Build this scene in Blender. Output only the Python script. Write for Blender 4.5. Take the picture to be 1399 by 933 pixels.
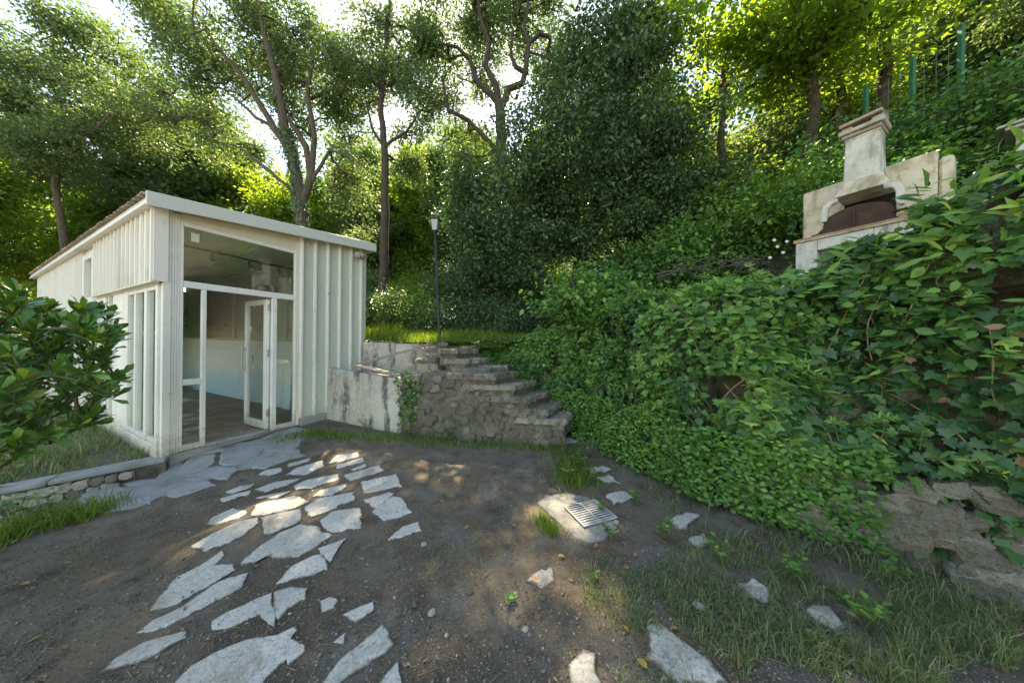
import bpy, math, random
import numpy as np
from mathutils import Vector, Matrix

# ---------------------------------------------------------------- scene, camera, light
for o in list(bpy.data.objects):
    bpy.data.objects.remove(o, do_unlink=True)
scene = bpy.context.scene
COL = scene.collection
random.seed(7)
RNG = np.random.default_rng(7)

F = 390.0            # focal length in photo pixels (photo is 1399 wide)
H = 1.55             # eye height above the shed floor
ROLL = math.radians(0.6)
cam_d = bpy.data.cameras.new('camera')
cam = bpy.data.objects.new('camera', cam_d)
COL.objects.link(cam)
cam_d.sensor_width = 36.0
cam_d.lens = F / 1399.0 * 36.0
cam_d.clip_start = 0.05
cam_d.clip_end = 2000
cam.matrix_world = Matrix.Translation((0, 0, H)) @ Matrix.Rotation(math.radians(90), 4, 'X') @ Matrix.Rotation(ROLL, 4, 'Z')
scene.camera = cam

SUN_DIR = Vector((-0.256, 1.0, 1.27)).normalized()      # towards the sun, high behind the trees
SUN_EL = math.asin(SUN_DIR.z)
world = bpy.data.worlds.new('World')
scene.world = world
world.use_nodes = True
wn = world.node_tree
wn.nodes.clear()
sky = wn.nodes.new('ShaderNodeTexSky')
sky.sky_type = 'NISHITA'
sky.sun_disc = False
sky.sun_elevation = SUN_EL
sky.sun_rotation = math.atan2(SUN_DIR.x, SUN_DIR.y)
sky.air_density = 1.0
sky.dust_density = 0.25
sky.ozone_density = 1.6
bg = wn.nodes.new('ShaderNodeBackground')
bg.inputs['Strength'].default_value = 0.12
wo = wn.nodes.new('ShaderNodeOutputWorld')
wn.links.new(sky.outputs[0], bg.inputs[0])
wn.links.new(bg.outputs[0], wo.inputs[0])

sun_d = bpy.data.lights.new('sun', 'SUN')
sun_d.energy = 5.0
sun_d.angle = math.radians(0.53)
sun_d.color = (1.0, 0.93, 0.80)
sun = bpy.data.objects.new('sun', sun_d)
COL.objects.link(sun)
sun.rotation_euler = SUN_DIR.to_track_quat('Z', 'Y').to_euler()
sun.location = (0, 0, 30)

scene.view_settings.view_transform = 'Standard'
scene.view_settings.look = 'None'
scene.view_settings.exposure = 2.4
scene.view_settings.use_white_balance = True          # camera balanced for open shade
scene.view_settings.white_balance_temperature = 9300
scene.view_settings.white_balance_tint = 8
scene.view_settings.gamma = 1.0
scene.render.engine = 'CYCLES'
scene.cycles.max_bounces = 7
scene.cycles.transparent_max_bounces = 12
scene.cycles.transmission_bounces = 4
scene.cycles.diffuse_bounces = 3
scene.cycles.glossy_bounces = 3

# ---------------------------------------------------------------- photo pixel -> ray
CAM = np.array([0, 0, H])
def ray(x, y):
    a = (x - 699.5) / F; b = -(y - 466.5) / F
    c, s = math.cos(ROLL), math.sin(ROLL)
    return np.array([a * c - b * s, 1.0, a * s + b * c])
def on_z(x, y, z):
    d = ray(x, y); return CAM + d * ((z - H) / d[2])
def at_depth(x, y, Y):
    return CAM + ray(x, y) * Y
def project(p):
    """world points (n,3) -> photo pixels and depth"""
    d = np.asarray(p) - CAM
    c, s = math.cos(ROLL), math.sin(ROLL)
    X = d[..., 0] * c + d[..., 2] * s
    Z = -d[..., 0] * s + d[..., 2] * c
    Y = np.maximum(d[..., 1], 1e-3)
    return 699.5 + F * X / Y, 466.5 - F * Z / Y, d[..., 1]

# ---------------------------------------------------------------- noise
def _hash(ix, iy, iz, seed):
    n = (ix * 374761393 + iy * 668265263 + iz * 2147483647 + seed * 974634777) & 0xFFFFFFFF
    n = ((n ^ (n >> 13)) * 1274126177) & 0xFFFFFFFF
    return ((n ^ (n >> 16)) & 0xFFFF) / 65535.0
def vnoise(p, scale=1.0, seed=0):
    p = np.asarray(p, float) * scale
    if p.shape[-1] == 2:
        p = np.concatenate([p, np.zeros(p.shape[:-1] + (1,))], -1)
    i = np.floor(p).astype(np.int64); f = p - i
    f = f * f * (3 - 2 * f)
    out = 0
    for dx in (0, 1):
        for dy in (0, 1):
            for dz in (0, 1):
                w = (f[..., 0] if dx else 1 - f[..., 0]) * (f[..., 1] if dy else 1 - f[..., 1]) * (f[..., 2] if dz else 1 - f[..., 2])
                out = out + w * _hash(i[..., 0] + dx, i[..., 1] + dy, i[..., 2] + dz, seed)
    return out * 2 - 1
def fbm(p, scale=1.0, octv=4, seed=0):
    a, t, r = 1.0, 0.0, 0
    for k in range(octv):
        r = r + a * vnoise(p, scale * 2 ** k, seed + k); t += a; a *= 0.5
    return r / t
def smooth(a, b, x):
    t = np.clip((x - a) / (b - a), 0, 1); return t * t * (3 - 2 * t)

# ---------------------------------------------------------------- materials
def nt(name):
    m = bpy.data.materials.new(name); m.use_nodes = True
    t = m.node_tree; t.nodes.clear()
    out = t.nodes.new('ShaderNodeOutputMaterial')
    return m, t, out
def nd(t, typ, **kw):
    n = t.nodes.new(typ)
    for k, v in kw.items():
        if k.startswith('_'): setattr(n, k[1:], v)
        else: n.inputs[k.replace('__', ' ')].default_value = v
    return n
def ramp(t, src, stops):
    r = t.nodes.new('ShaderNodeValToRGB')
    e = r.color_ramp.elements
    while len(e) > 1: e.remove(e[-1])
    e[0].position = stops[0][0]; e[0].color = tuple(stops[0][1]) + (1,)
    for p, c in stops[1:]:
        x = e.new(p); x.color = tuple(c) + (1,)
    t.links.new(src, r.inputs[0])
    return r.outputs[0]
def gray(v): return (v, v, v)
def noise_src(t, scale, detail=6, rough=0.6, coord='Object', stretch=None, dist=0.0):
    tc = t.nodes.new('ShaderNodeTexCoord')
    src = tc.outputs[coord]
    if stretch:
        mp = t.nodes.new('ShaderNodeMapping'); mp.inputs['Scale'].default_value = stretch
        t.links.new(src, mp.inputs[0]); src = mp.outputs[0]
    n = nd(t, 'ShaderNodeTexNoise', Scale=scale, Detail=detail, Roughness=rough, Distortion=dist)
    t.links.new(src, n.inputs['Vector'])
    return n.outputs['Fac']
def mix_col(t, fac, a, b, blend='MIX'):
    m = t.nodes.new('ShaderNodeMix'); m.data_type = 'RGBA'; m.blend_type = blend
    for sock, v in ((m.inputs[0], fac), (m.inputs[6], a), (m.inputs[7], b)):
        if isinstance(v, (int, float)): sock.default_value = v
        elif isinstance(v, (tuple, list)): sock.default_value = tuple(v) + ((1,) if len(v) == 3 else ())
        else: t.links.new(v, sock)
    return m.outputs[2]
def math_n(t, op, a, b=0.0):
    m = t.nodes.new('ShaderNodeMath'); m.operation = op
    for s, v in ((m.inputs[0], a), (m.inputs[1], b)):
        if isinstance(v, (int, float)): s.default_value = v
        else: t.links.new(v, s)
    return m.outputs[0]
def bump_n(t, h, strength, dist=0.02):
    b = nd(t, 'ShaderNodeBump', Strength=strength, Distance=dist)
    t.links.new(h, b.inputs['Height'])
    return b.outputs[0]
def surf(name, layers, rough=0.8, bump=None, metal=0.0, spec=0.4, extra=None, coord='Object'):
    """layers: [(base colour)], then (scale, lo, hi, colour, stretch) noise-masked coats on top"""
    m, t, out = nt(name)
    p = nd(t, 'ShaderNodeBsdfPrincipled', Roughness=rough, Metallic=metal)
    p.inputs['Specular IOR Level'].default_value = spec
    c = tuple(layers[0]) + (1,)
    cur = None
    for L in layers[1:]:
        sc, lo, hi, colr = L[:4]
        st = L[4] if len(L) > 4 else None
        f = noise_src(t, sc, stretch=st, coord=coord, dist=0.3)
        fac = ramp(t, f, [(lo, gray(0)), (hi, gray(1))])
        cur = mix_col(t, fac, cur if cur is not None else c, colr)
    if cur is None: p.inputs['Base Color'].default_value = c
    else: t.links.new(cur, p.inputs['Base Color'])
    if bump:
        sc, stg, dist = bump[:3]
        f = noise_src(t, sc, detail=8, rough=0.65, coord=coord, stretch=bump[3] if len(bump) > 3 else None)
        t.links.new(bump_n(t, f, stg, dist), p.inputs['Normal'])
    t.links.new(p.outputs[0], out.inputs[0])
    return m
def leaf_mat(name, stops, trans=0.4, rough=0.45, tint=(1.35, 1.25, 0.55), spec=0.4):
    m, t, out = nt(name)
    at = t.nodes.new('ShaderNodeAttribute'); at.attribute_name = 'rnd'
    col = ramp(t, at.outputs['Fac'], stops)
    p = nd(t, 'ShaderNodeBsdfPrincipled', Roughness=rough)
    p.inputs['Specular IOR Level'].default_value = spec
    t.links.new(col, p.inputs['Base Color'])
    tr = t.nodes.new('ShaderNodeBsdfTranslucent')
    t.links.new(mix_col(t, 1.0, col, tint, 'MULTIPLY'), tr.inputs[0])
    mx = t.nodes.new('ShaderNodeMixShader'); mx.inputs[0].default_value = trans
    t.links.new(p.outputs[0], mx.inputs[1]); t.links.new(tr.outputs[0], mx.inputs[2])
    t.links.new(mx.outputs[0], out.inputs[0])
    return m
def objleaf_mat(name, stops, **kw):
    m = leaf_mat(name, stops, **kw)
    t = m.node_tree
    at = [n for n in t.nodes if n.type == 'ATTRIBUTE'][0]
    oi = t.nodes.new('ShaderNodeObjectInfo')
    for l in list(at.outputs['Fac'].links):
        t.links.new(oi.outputs['Random'], l.to_socket)
    return m

M = {}
M['white'] = surf('white_paint', [(.80, .78, .72), (3, .45, .75, (.73, .70, .63)), (1.2, .58, .78, (.62, .58, .48), (1, 1, .12)), (14, .62, .74, (.50, .45, .36), (1, 1, .5))], rough=.5, bump=(60, .06, .005))
M['whiteclad'] = surf('white_cladding', [(.82, .80, .74), (2.5, .4, .8, (.74, .71, .63), (3, 3, .15)), (9, .60, .78, (.58, .53, .43), (1, 1, .2)), (1.1, .6, .75, (.62, .58, .47), (1, 1, .3))], rough=.55, bump=(25, .12, .006, (4, 4, .3)))
M['frame'] = surf('window_frame_paint', [(.82, .81, .77), (4, .5, .8, (.74, .72, .66)), (16, .64, .76, (.56, .52, .43))], rough=.35)
M['beige'] = surf('soffit_cream', [(.74, .69, .57), (3, .4, .8, (.68, .62, .50)), (8, .62, .8, (.56, .50, .39))], rough=.6, bump=(40, .05, .005))
M['fascia'] = surf('fascia_grey', [(.60, .62, .58), (1.5, .4, .8, (.66, .67, .63)), (10, .6, .8, (.52, .53, .49))], rough=.45)
M['clad'] = surf('sage_cladding', [(.55, .59, .51), (2, .4, .8, (.61, .64, .56)), (6, .6, .8, (.46, .47, .39), (2, 2, .2))], rough=.5, bump=(14, .25, .01, (9, 9, .02)))
M['concrete'] = surf('concrete', [(.30, .30, .28), (4, .35, .7, (.38, .38, .36)), (1.3, .5, .75, (.20, .20, .17)), (30, .55, .75, (.25, .24, .21))], rough=.9, bump=(35, .5, .01))
M['apron'] = surf('apron_concrete', [(.22, .23, .23), (1.6, .40, .62, (.29, .30, .30)), (3.2, .50, .60, (.17, .18, .17)), (40, .5, .8, (.25, .25, .24))], rough=.85, bump=(18, .5, .015))
M['apronstone'] = surf('apron_stone', [(.25, .26, .26), (2.2, .40, .62, (.31, .32, .32)), (6, .52, .66, (.21, .21, .20)), (40, .5, .8, (.27, .27, .26))], rough=.8, bump=(18, .4, .012))
M['collar'] = surf('drain_cement', [(.20, .20, .19), (5, .40, .65, (.25, .25, .24)), (14, .5, .68, (.13, .125, .11)), (50, .55, .75, (.28, .28, .26))], rough=.9, bump=(40, .7, .012))
M['plaster'] = surf('stained_plaster', [(.52, .50, .45), (1.6, .42, .62, (.42, .39, .33)), (2.6, .50, .62, (.12, .115, .10), (1.6, 1.6, .35)), (14, .52, .70, (.58, .57, .53)), (5, .60, .72, (.32, .27, .18))], rough=.9, bump=(30, .6, .012))
M['masonry'] = surf('old_mortar', [(.13, .115, .092), (2.4, .40, .65, (.21, .19, .16)), (9, .45, .65, (.075, .068, .052)), (4, .55, .68, (.075, .09, .035)), (28, .6, .75, (.32, .30, .27))], rough=.95, bump=(14, .9, .03))
M['stone'] = surf('stone_grey_tan', [(.16, .143, .118), (6, .40, .65, (.235, .213, .178)), (14, .48, .68, (.085, .074, .056)), (3, .52, .66, (.075, .082, .034))], rough=.9, bump=(22, .7, .02))
M['treadpale'] = surf('pale_tread', [(.24, .22, .185), (6, .40, .65, (.33, .305, .26)), (14, .48, .68, (.13, .115, .09)), (3, .54, .68, (.09, .10, .04))], rough=.9, bump=(22, .7, .02))
M['stonelight'] = surf('pale_stone', [(.42, .39, .33), (6, .4, .65, (.50, .47, .41)), (12, .5, .7, (.30, .26, .19)), (3, .6, .72, (.36, .22, .12))], rough=.9, bump=(22, .6, .02))
M['flag'] = surf('flagstone', [(.48, .46, .42), (5, .38, .62, (.56, .545, .51)), (45, .48, .66, (.32, .305, .27)), (3.5, .56, .70, (.31, .27, .21)), (110, .55, .7, (.62, .61, .57))], rough=.85, bump=(55, .85, .014))
M['flagw'] = surf('worn_flagstone', [(.43, .41, .37), (7, .40, .60, (.53, .52, .48)), (40, .48, .66, (.30, .28, .25)), (3, .55, .68, (.25, .22, .175)), (110, .55, .7, (.56, .55, .52))], rough=.88, bump=(45, .9, .016))
def dusty(m, k0=.05, k1=.42):
    t = m.node_tree; p = [n for n in t.nodes if n.type == 'BSDF_PRINCIPLED'][0]
    at = t.nodes.new('ShaderNodeAttribute'); at.attribute_name = 'inner'
    v = math_n(t, 'ADD', at.outputs['Fac'], math_n(t, 'MULTIPLY', math_n(t, 'SUBTRACT', noise_src(t, 9, detail=8, rough=.7), .5), 2.2))
    fac = ramp(t, v, [(k0, gray(1)), (k1, gray(0))])
    l = p.inputs['Base Color'].links[0].from_socket
    t.links.new(mix_col(t, fac, l, (.095, .080, .064)), p.inputs['Base Color'])
dusty(M['flag'], -.05, .22); dusty(M['flagw'], .0, .4)
M['wood'] = surf('weathered_board', [(.24, .22, .185), (4, .4, .7, (.33, .31, .27), (1, 12, 12)), (9, .55, .7, (.13, .12, .10))], rough=.85, bump=(10, .5, .01, (1, 14, 14)))
M['floorwood'] = surf('worn_floor', [(.26, .18, .125), (1.6, .40, .65, (.34, .27, .21)), (6, .5, .7, (.17, .115, .08)), (2.5, .58, .72, (.42, .37, .31))], rough=.6, bump=(12, .2, .01))
M['blackmetal'] = surf('black_metal', [(.018, .018, .018), (20, .5, .8, (.035, .033, .03))], rough=.45, spec=.5)
M['steel'] = surf('brushed_steel', [(.45, .45, .44)], rough=.35, metal=1.0)
M['grate'] = surf('galvanised_grate', [(.40, .41, .41), (18, .45, .7, (.34, .34, .33)), (50, .6, .8, (.24, .20, .16))], rough=.6, metal=.35)
M['rust'] = surf('rusty_sheet', [(.050, .026, .019), (6, .4, .7, (.085, .042, .026)), (20, .55, .75, (.030, .018, .015))], rough=.85, bump=(25, .3, .01))
M['soot_and_shade'] = surf('soot_and_shade', [(.012, .011, .010), (8, .5, .8, (.03, .026, .022))], rough=.95)  # firebox soot; the same black paints the shade under the drain grate
M['bbq'] = surf('lime_plaster', [(.60, .52, .38), (2.2, .42, .65, (.68, .62, .50)), (5, .48, .66, (.32, .27, .18), (1, 1, .45)), (12, .53, .70, (.42, .32, .17)), (1.4, .54, .70, (.24, .21, .15))], rough=.92, bump=(26, .6, .012))
M['bbqw'] = surf('whitewash', [(.60, .58, .52), (5, .45, .68, (.50, .47, .40)), (4, .52, .66, (.20, .19, .15), (1, 1, .4)), (14, .58, .74, (.32, .29, .22)), (1.8, .56, .7, (.42, .36, .22))], rough=.9, bump=(30, .5, .01))
M['tile'] = surf('terracotta', [(.36, .27, .19), (5, .4, .65, (.42, .34, .25)), (12, .50, .68, (.22, .19, .15)), (3, .50, .66, (.40, .37, .31))], rough=.9, bump=(30, .4, .01))
M['brick'] = surf('clay_brick', [(.36, .20, .12), (8, .45, .7, (.42, .29, .20))], rough=.9, bump=(30, .4, .01))
M['bark'] = surf('bark', [(.085, .068, .050), (8, .4, .65, (.14, .118, .092), (3, 3, .5)), (3, .55, .7, (.07, .085, .03)), (18, .5, .7, (.045, .035, .026), (3, 3, .6))], rough=.95, bump=(16, .9, .03, (3, 3, .5)))
M['barkdark'] = surf('dark_bark', [(.045, .036, .028), (8, .4, .65, (.085, .068, .052), (3, 3, .5)), (3, .55, .7, (.04, .05, .02))], rough=.95, bump=(16, .9, .03, (3, 3, .5)))
M['stem'] = surf('stem', [(.11, .12, .045), (9, .4, .7, (.16, .13, .07))], rough=.8)
M['dryvine'] = surf('dry_vine', [(.24, .16, .09), (14, .4, .7, (.32, .24, .15))], rough=.85)
M['greenpost'] = surf('green_post', [(.015, .12, .06), (9, .5, .8, (.02, .16, .08))], rough=.5)
M['wire'] = surf('wire', [(.13, .17, .14)], rough=.5, metal=.6)
M['lampglass'] = surf('frosted_lamp_glass', [(.34, .36, .34), (20, .5, .8, (.28, .29, .28))], rough=.25)
M['paper'] = surf('paper', [(.62, .64, .50)], rough=.7)
M['innerw'] = surf('inner_plaster', [(.70, .66, .57), (2.5, .4, .7, (.76, .73, .65)), (6, .58, .72, (.56, .51, .41))], rough=.85, bump=(25, .2, .01))
M['petal'] = surf('petal', [(.80, .80, .78)], rough=.6)
M['yolk'] = surf('flower_centre', [(.75, .48, .03)], rough=.6)
M['dryleaf'] = objleaf_mat('dry_leaf', [(0, (.36, .24, .07)), (.35, (.48, .34, .08)), (.7, (.30, .16, .07)), (1, (.40, .22, .10))], trans=.2, tint=(1.2, 1.0, .6))
M['litter'] = leaf_mat('litter', [(0, (.22, .17, .11)), (.4, (.15, .105, .06)), (.85, (.30, .25, .17)), (1, (.10, .075, .05))], trans=.1, tint=(1, 1, 1))
M['pebble'] = leaf_mat('pebble', [(0, (.10, .09, .075)), (.6, (.17, .155, .135)), (.93, (.27, .26, .24)), (1, (.45, .44, .41))], trans=0.0, rough=.9)
M['grass'] = leaf_mat('grass_blades', [(0, (.105, .165, .075)), (.5, (.155, .225, .095)), (.85, (.23, .28, .13)), (1, (.42, .38, .23))], trans=.35)
M['lushgrass'] = leaf_mat('lush_grass', [(0, (.07, .16, .02)), (.6, (.12, .24, .03)), (1, (.26, .30, .07))], trans=.4)
M['ivy'] = leaf_mat('ivy_leaves', [(0, (0.024, 0.074, 0.032)), (.45, (0.051, 0.144, 0.048)), (.8, (0.108, 0.258, 0.065)), (1, (0.243, 0.396, 0.089))], trans=.25, rough=.36, spec=.5)
M['bramble'] = leaf_mat('bramble_leaves', [(0, (0.046, 0.138, 0.042)), (.45, (0.095, 0.240, 0.059)), (.8, (0.169, 0.360, 0.076)), (1, (0.338, 0.480, 0.105))], trans=.35, rough=.42)
M['oak'] = leaf_mat('oak_leaves', [(0, (.065, .125, .060)), (.5, (.105, .180, .080)), (1, (.175, .245, .105))], trans=.42, tint=(1.45, 1.4, .75))
M['oaklit'] = leaf_mat('sunlit_tone_leaves', [(0, (.085, .180, .048)), (.5, (.140, .250, .065)), (1, (.235, .330, .085))], trans=.62, tint=(1.8, 1.6, .45))  # light yellow-green leaf tone, partly sunlight put into the colour
M['laurel'] = leaf_mat('laurel_leaves', [(0, (.030, .072, .038)), (.5, (.058, .128, .056)), (.85, (.095, .190, .075)), (1, (.17, .27, .10))], trans=.25, rough=.35, spec=.5, tint=(1.4, 1.4, .6))
M['pitto'] = leaf_mat('glossy_bush_leaves', [(0, (0.039, 0.111, 0.023)), (.6, (0.065, 0.176, 0.034)), (.9, (0.111, 0.247, 0.046)), (1, (0.208, 0.364, 0.065))], trans=.25, rough=.3, spec=.55)
M['o_ivy'] = objleaf_mat('ivy_leaf', [(0, (0.030, 0.086, 0.036)), (.45, (0.059, 0.156, 0.053)), (.8, (0.115, 0.264, 0.067)), (1, (0.270, 0.408, 0.095))], trans=.25, rough=.36, spec=.5)
M['o_bramble'] = objleaf_mat('bramble_leaf', [(0, (0.054, 0.156, 0.046)), (.45, (0.108, 0.258, 0.063)), (.8, (0.189, 0.372, 0.079)), (1, (0.365, 0.492, 0.105))], trans=.35)
M['o_pitto'] = objleaf_mat('glossy_leaf', [(0, (0.044, 0.124, 0.026)), (.6, (0.075, 0.195, 0.036)), (.9, (0.124, 0.273, 0.049)), (1, (0.234, 0.390, 0.065))], trans=.25, rough=.3, spec=.55)

# ground: soil with grit patches
def soil_mat():
    m, t, out = nt('packed_soil')
    p = nd(t, 'ShaderNodeBsdfPrincipled', Roughness=.95)
    p.inputs['Specular IOR Level'].default_value = .2
    f1 = noise_src(t, .9, detail=7); f2 = noise_src(t, 6, detail=8); f3 = noise_src(t, 75, detail=8, rough=.75); f4 = noise_src(t, 2.2, detail=6)
    c = mix_col(t, ramp(t, f1, [(.38, gray(0)), (.64, gray(1))]), (.105, .080, .057), (.155, .125, .094))
    c = mix_col(t, ramp(t, f4, [(.47, gray(0)), (.64, gray(.9))]), c, (.185, .165, .137))
    c = mix_col(t, ramp(t, noise_src(t, .55, detail=6, dist=.6), [(.50, gray(0)), (.62, gray(.7))]), c, (.200, .160, .117))
    c = mix_col(t, ramp(t, f2, [(.52, gray(0)), (.70, gray(.8))]), c, (.060, .048, .037))
    c = mix_col(t, ramp(t, f3, [(.54, gray(0)), (.64, gray(.85))]), c, (.25, .225, .19))
    c = mix_col(t, ramp(t, noise_src(t, 48, detail=8, rough=.75), [(.56, gray(0)), (.66, gray(.85))]), c, (.045, .036, .027))
    t.links.new(c, p.inputs['Base Color'])
    h = math_n(t, 'ADD', noise_src(t, 120, detail=4), math_n(t, 'MULTIPLY', noise_src(t, 22, detail=6), 1.6))
    t.links.new(bump_n(t, h, .9, .012), p.inputs['Normal'])
    t.links.new(p.outputs[0], out.inputs[0])
    return m
M['soil'] = soil_mat()
M['hill'] = surf('forest_floor', [(.055, .045, .030), (2, .4, .65, (.05, .062, .022)), (9, .5, .7, (.085, .068, .045))], rough=.95, bump=(12, .8, .04))

def glass_mat():
    m, t, out = nt('window_glass')
    fr = nd(t, 'ShaderNodeLayerWeight', Blend=.5)
    k = math_n(t, 'POWER', fr.outputs['Facing'], 5.0)
    k = math_n(t, 'ADD', math_n(t, 'MULTIPLY', k, .88), .10)
    tr = t.nodes.new('ShaderNodeBsdfTransparent'); tr.inputs[0].default_value = (.96, .98, .96, 1)
    gl = nd(t, 'ShaderNodeBsdfGlossy', Roughness=.015); gl.inputs[0].default_value = (.9, .95, .92, 1)
    mx = t.nodes.new('ShaderNodeMixShader')
    t.links.new(k, mx.inputs[0]); t.links.new(tr.outputs[0], mx.inputs[1]); t.links.new(gl.outputs[0], mx.inputs[2])
    t.links.new(mx.outputs[0], out.inputs[0])
    return m
M['glass'] = glass_mat()
def bluewall():
    m, t, out = nt('flaking_blue_paint')
    p = nd(t, 'ShaderNodeBsdfPrincipled', Roughness=.8)
    tc = t.nodes.new('ShaderNodeTexCoord'); sx = t.nodes.new('ShaderNodeSeparateXYZ')
    t.links.new(tc.outputs['Object'], sx.inputs[0])
    n = noise_src(t, 3, detail=8, rough=.7)
    z = math_n(t, 'ADD', sx.outputs[2], math_n(t, 'MULTIPLY', math_n(t, 'SUBTRACT', n, .5), .9))
    blue = ramp(t, z, [(.45, gray(1)), (.85, gray(0))])
    c = mix_col(t, blue, (.78, .79, .76), (.45, .66, .72))
    s = ramp(t, noise_src(t, 11, detail=8, rough=.75), [(.56, gray(0)), (.66, gray(.7))])
    c = mix_col(t, s, c, (.50, .45, .36))
    s2 = ramp(t, noise_src(t, 4, detail=10, rough=.8, dist=1.5), [(.62, gray(0)), (.66, gray(.8))])
    c = mix_col(t, s2, c, (.22, .22, .20))
    t.links.new(c, p.inputs['Base Color'])
    t.links.new(bump_n(t, noise_src(t, 20), .3, .01), p.inputs['Normal'])
    t.links.new(p.outputs[0], out.inputs[0])
    return m
M['bluewall'] = bluewall()
def splash(m, top=.32, col=(.36, .31, .23)):
    # mud splashed up the foot of the boards
    t = m.node_tree; p = [n for n in t.nodes if n.type == 'BSDF_PRINCIPLED'][0]
    tc = t.nodes.new('ShaderNodeTexCoord'); sx = t.nodes.new('ShaderNodeSeparateXYZ'); t.links.new(tc.outputs['Object'], sx.inputs[0])
    v = math_n(t, 'ADD', sx.outputs[2], math_n(t, 'MULTIPLY', math_n(t, 'SUBTRACT', .5, noise_src(t, 14, detail=9, rough=.75)), .9))
    fac = ramp(t, v, [(0.0, gray(.75)), (top, gray(0))])
    t.links.new(mix_col(t, fac, p.inputs['Base Color'].links[0].from_socket, col), p.inputs['Base Color'])
for k_ in ('white', 'whiteclad', 'frame'): splash(M[k_])

# ---------------------------------------------------------------- object helpers
def tag(o, label=None, cat=None, group=None, kind=None):
    if label: o['label'] = label
    if cat: o['category'] = cat
    if group: o['group'] = group
    if kind: o['kind'] = kind
    return o
def empty(name, loc=(0, 0, 0), rz=0.0):
    o = bpy.data.objects.new(name, None); COL.objects.link(o)
    o.empty_display_size = .2
    o.matrix_world = Matrix.Translation(loc) @ Matrix.Rotation(rz, 4, 'Z')
    o['_m'] = 0
    del o['_m']
    WM[o.name] = Matrix.Translation(loc) @ Matrix.Rotation(rz, 4, 'Z')
    return o
WM = {}
def link(name, me, mat=None, parent=None, world=False, matrix=None):
    """world=True: the mesh or matrix is in world space although it has a parent"""
    o = bpy.data.objects.new(name, me); COL.objects.link(o)
    if mat is not None and not me.materials: me.materials.append(M[mat] if isinstance(mat, str) else mat)
    m = matrix if matrix is not None else Matrix.Identity(4)
    pm = WM.get(parent.name, Matrix.Identity(4)) if parent else Matrix.Identity(4)
    if parent:
        o.parent = parent
        loc = pm.inverted() @ m if world else m
        o.matrix_local = loc
        WM[o.name] = pm @ loc
    else:
        o.matrix_world = m; WM[o.name] = m
    return o
def np_mesh(name, verts, quads=None, tris=None, rnd=None, smooth_shade=False):
    me = bpy.data.meshes.new(name)
    verts = np.ascontiguousarray(verts, dtype=np.float32)
    q = np.zeros((0, 4), np.int32) if quads is None else np.asarray(quads, np.int32).reshape(-1, 4)
    t = np.zeros((0, 3), np.int32) if tris is None else np.asarray(tris, np.int32).reshape(-1, 3)
    nq, ntr = len(q), len(t)
    me.vertices.add(len(verts)); me.vertices.foreach_set('co', verts.ravel())
    me.loops.add(nq * 4 + ntr * 3)
    me.loops.foreach_set('vertex_index', np.concatenate([q.ravel(), t.ravel()]).astype(np.int32))
    me.polygons.add(nq + ntr)
    st = np.concatenate([np.arange(nq) * 4, nq * 4 + np.arange(ntr) * 3]).astype(np.int32)
    me.polygons.foreach_set('loop_start', st)
    if smooth_shade: me.polygons.foreach_set('use_smooth', np.ones(nq + ntr, dtype=bool))
    if rnd is not None:
        a = me.attributes.new('rnd', 'FLOAT', 'POINT')
        a.data.foreach_set('value', np.ascontiguousarray(rnd, dtype=np.float32))
    me.update(calc_edges=True)
    return me

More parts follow.
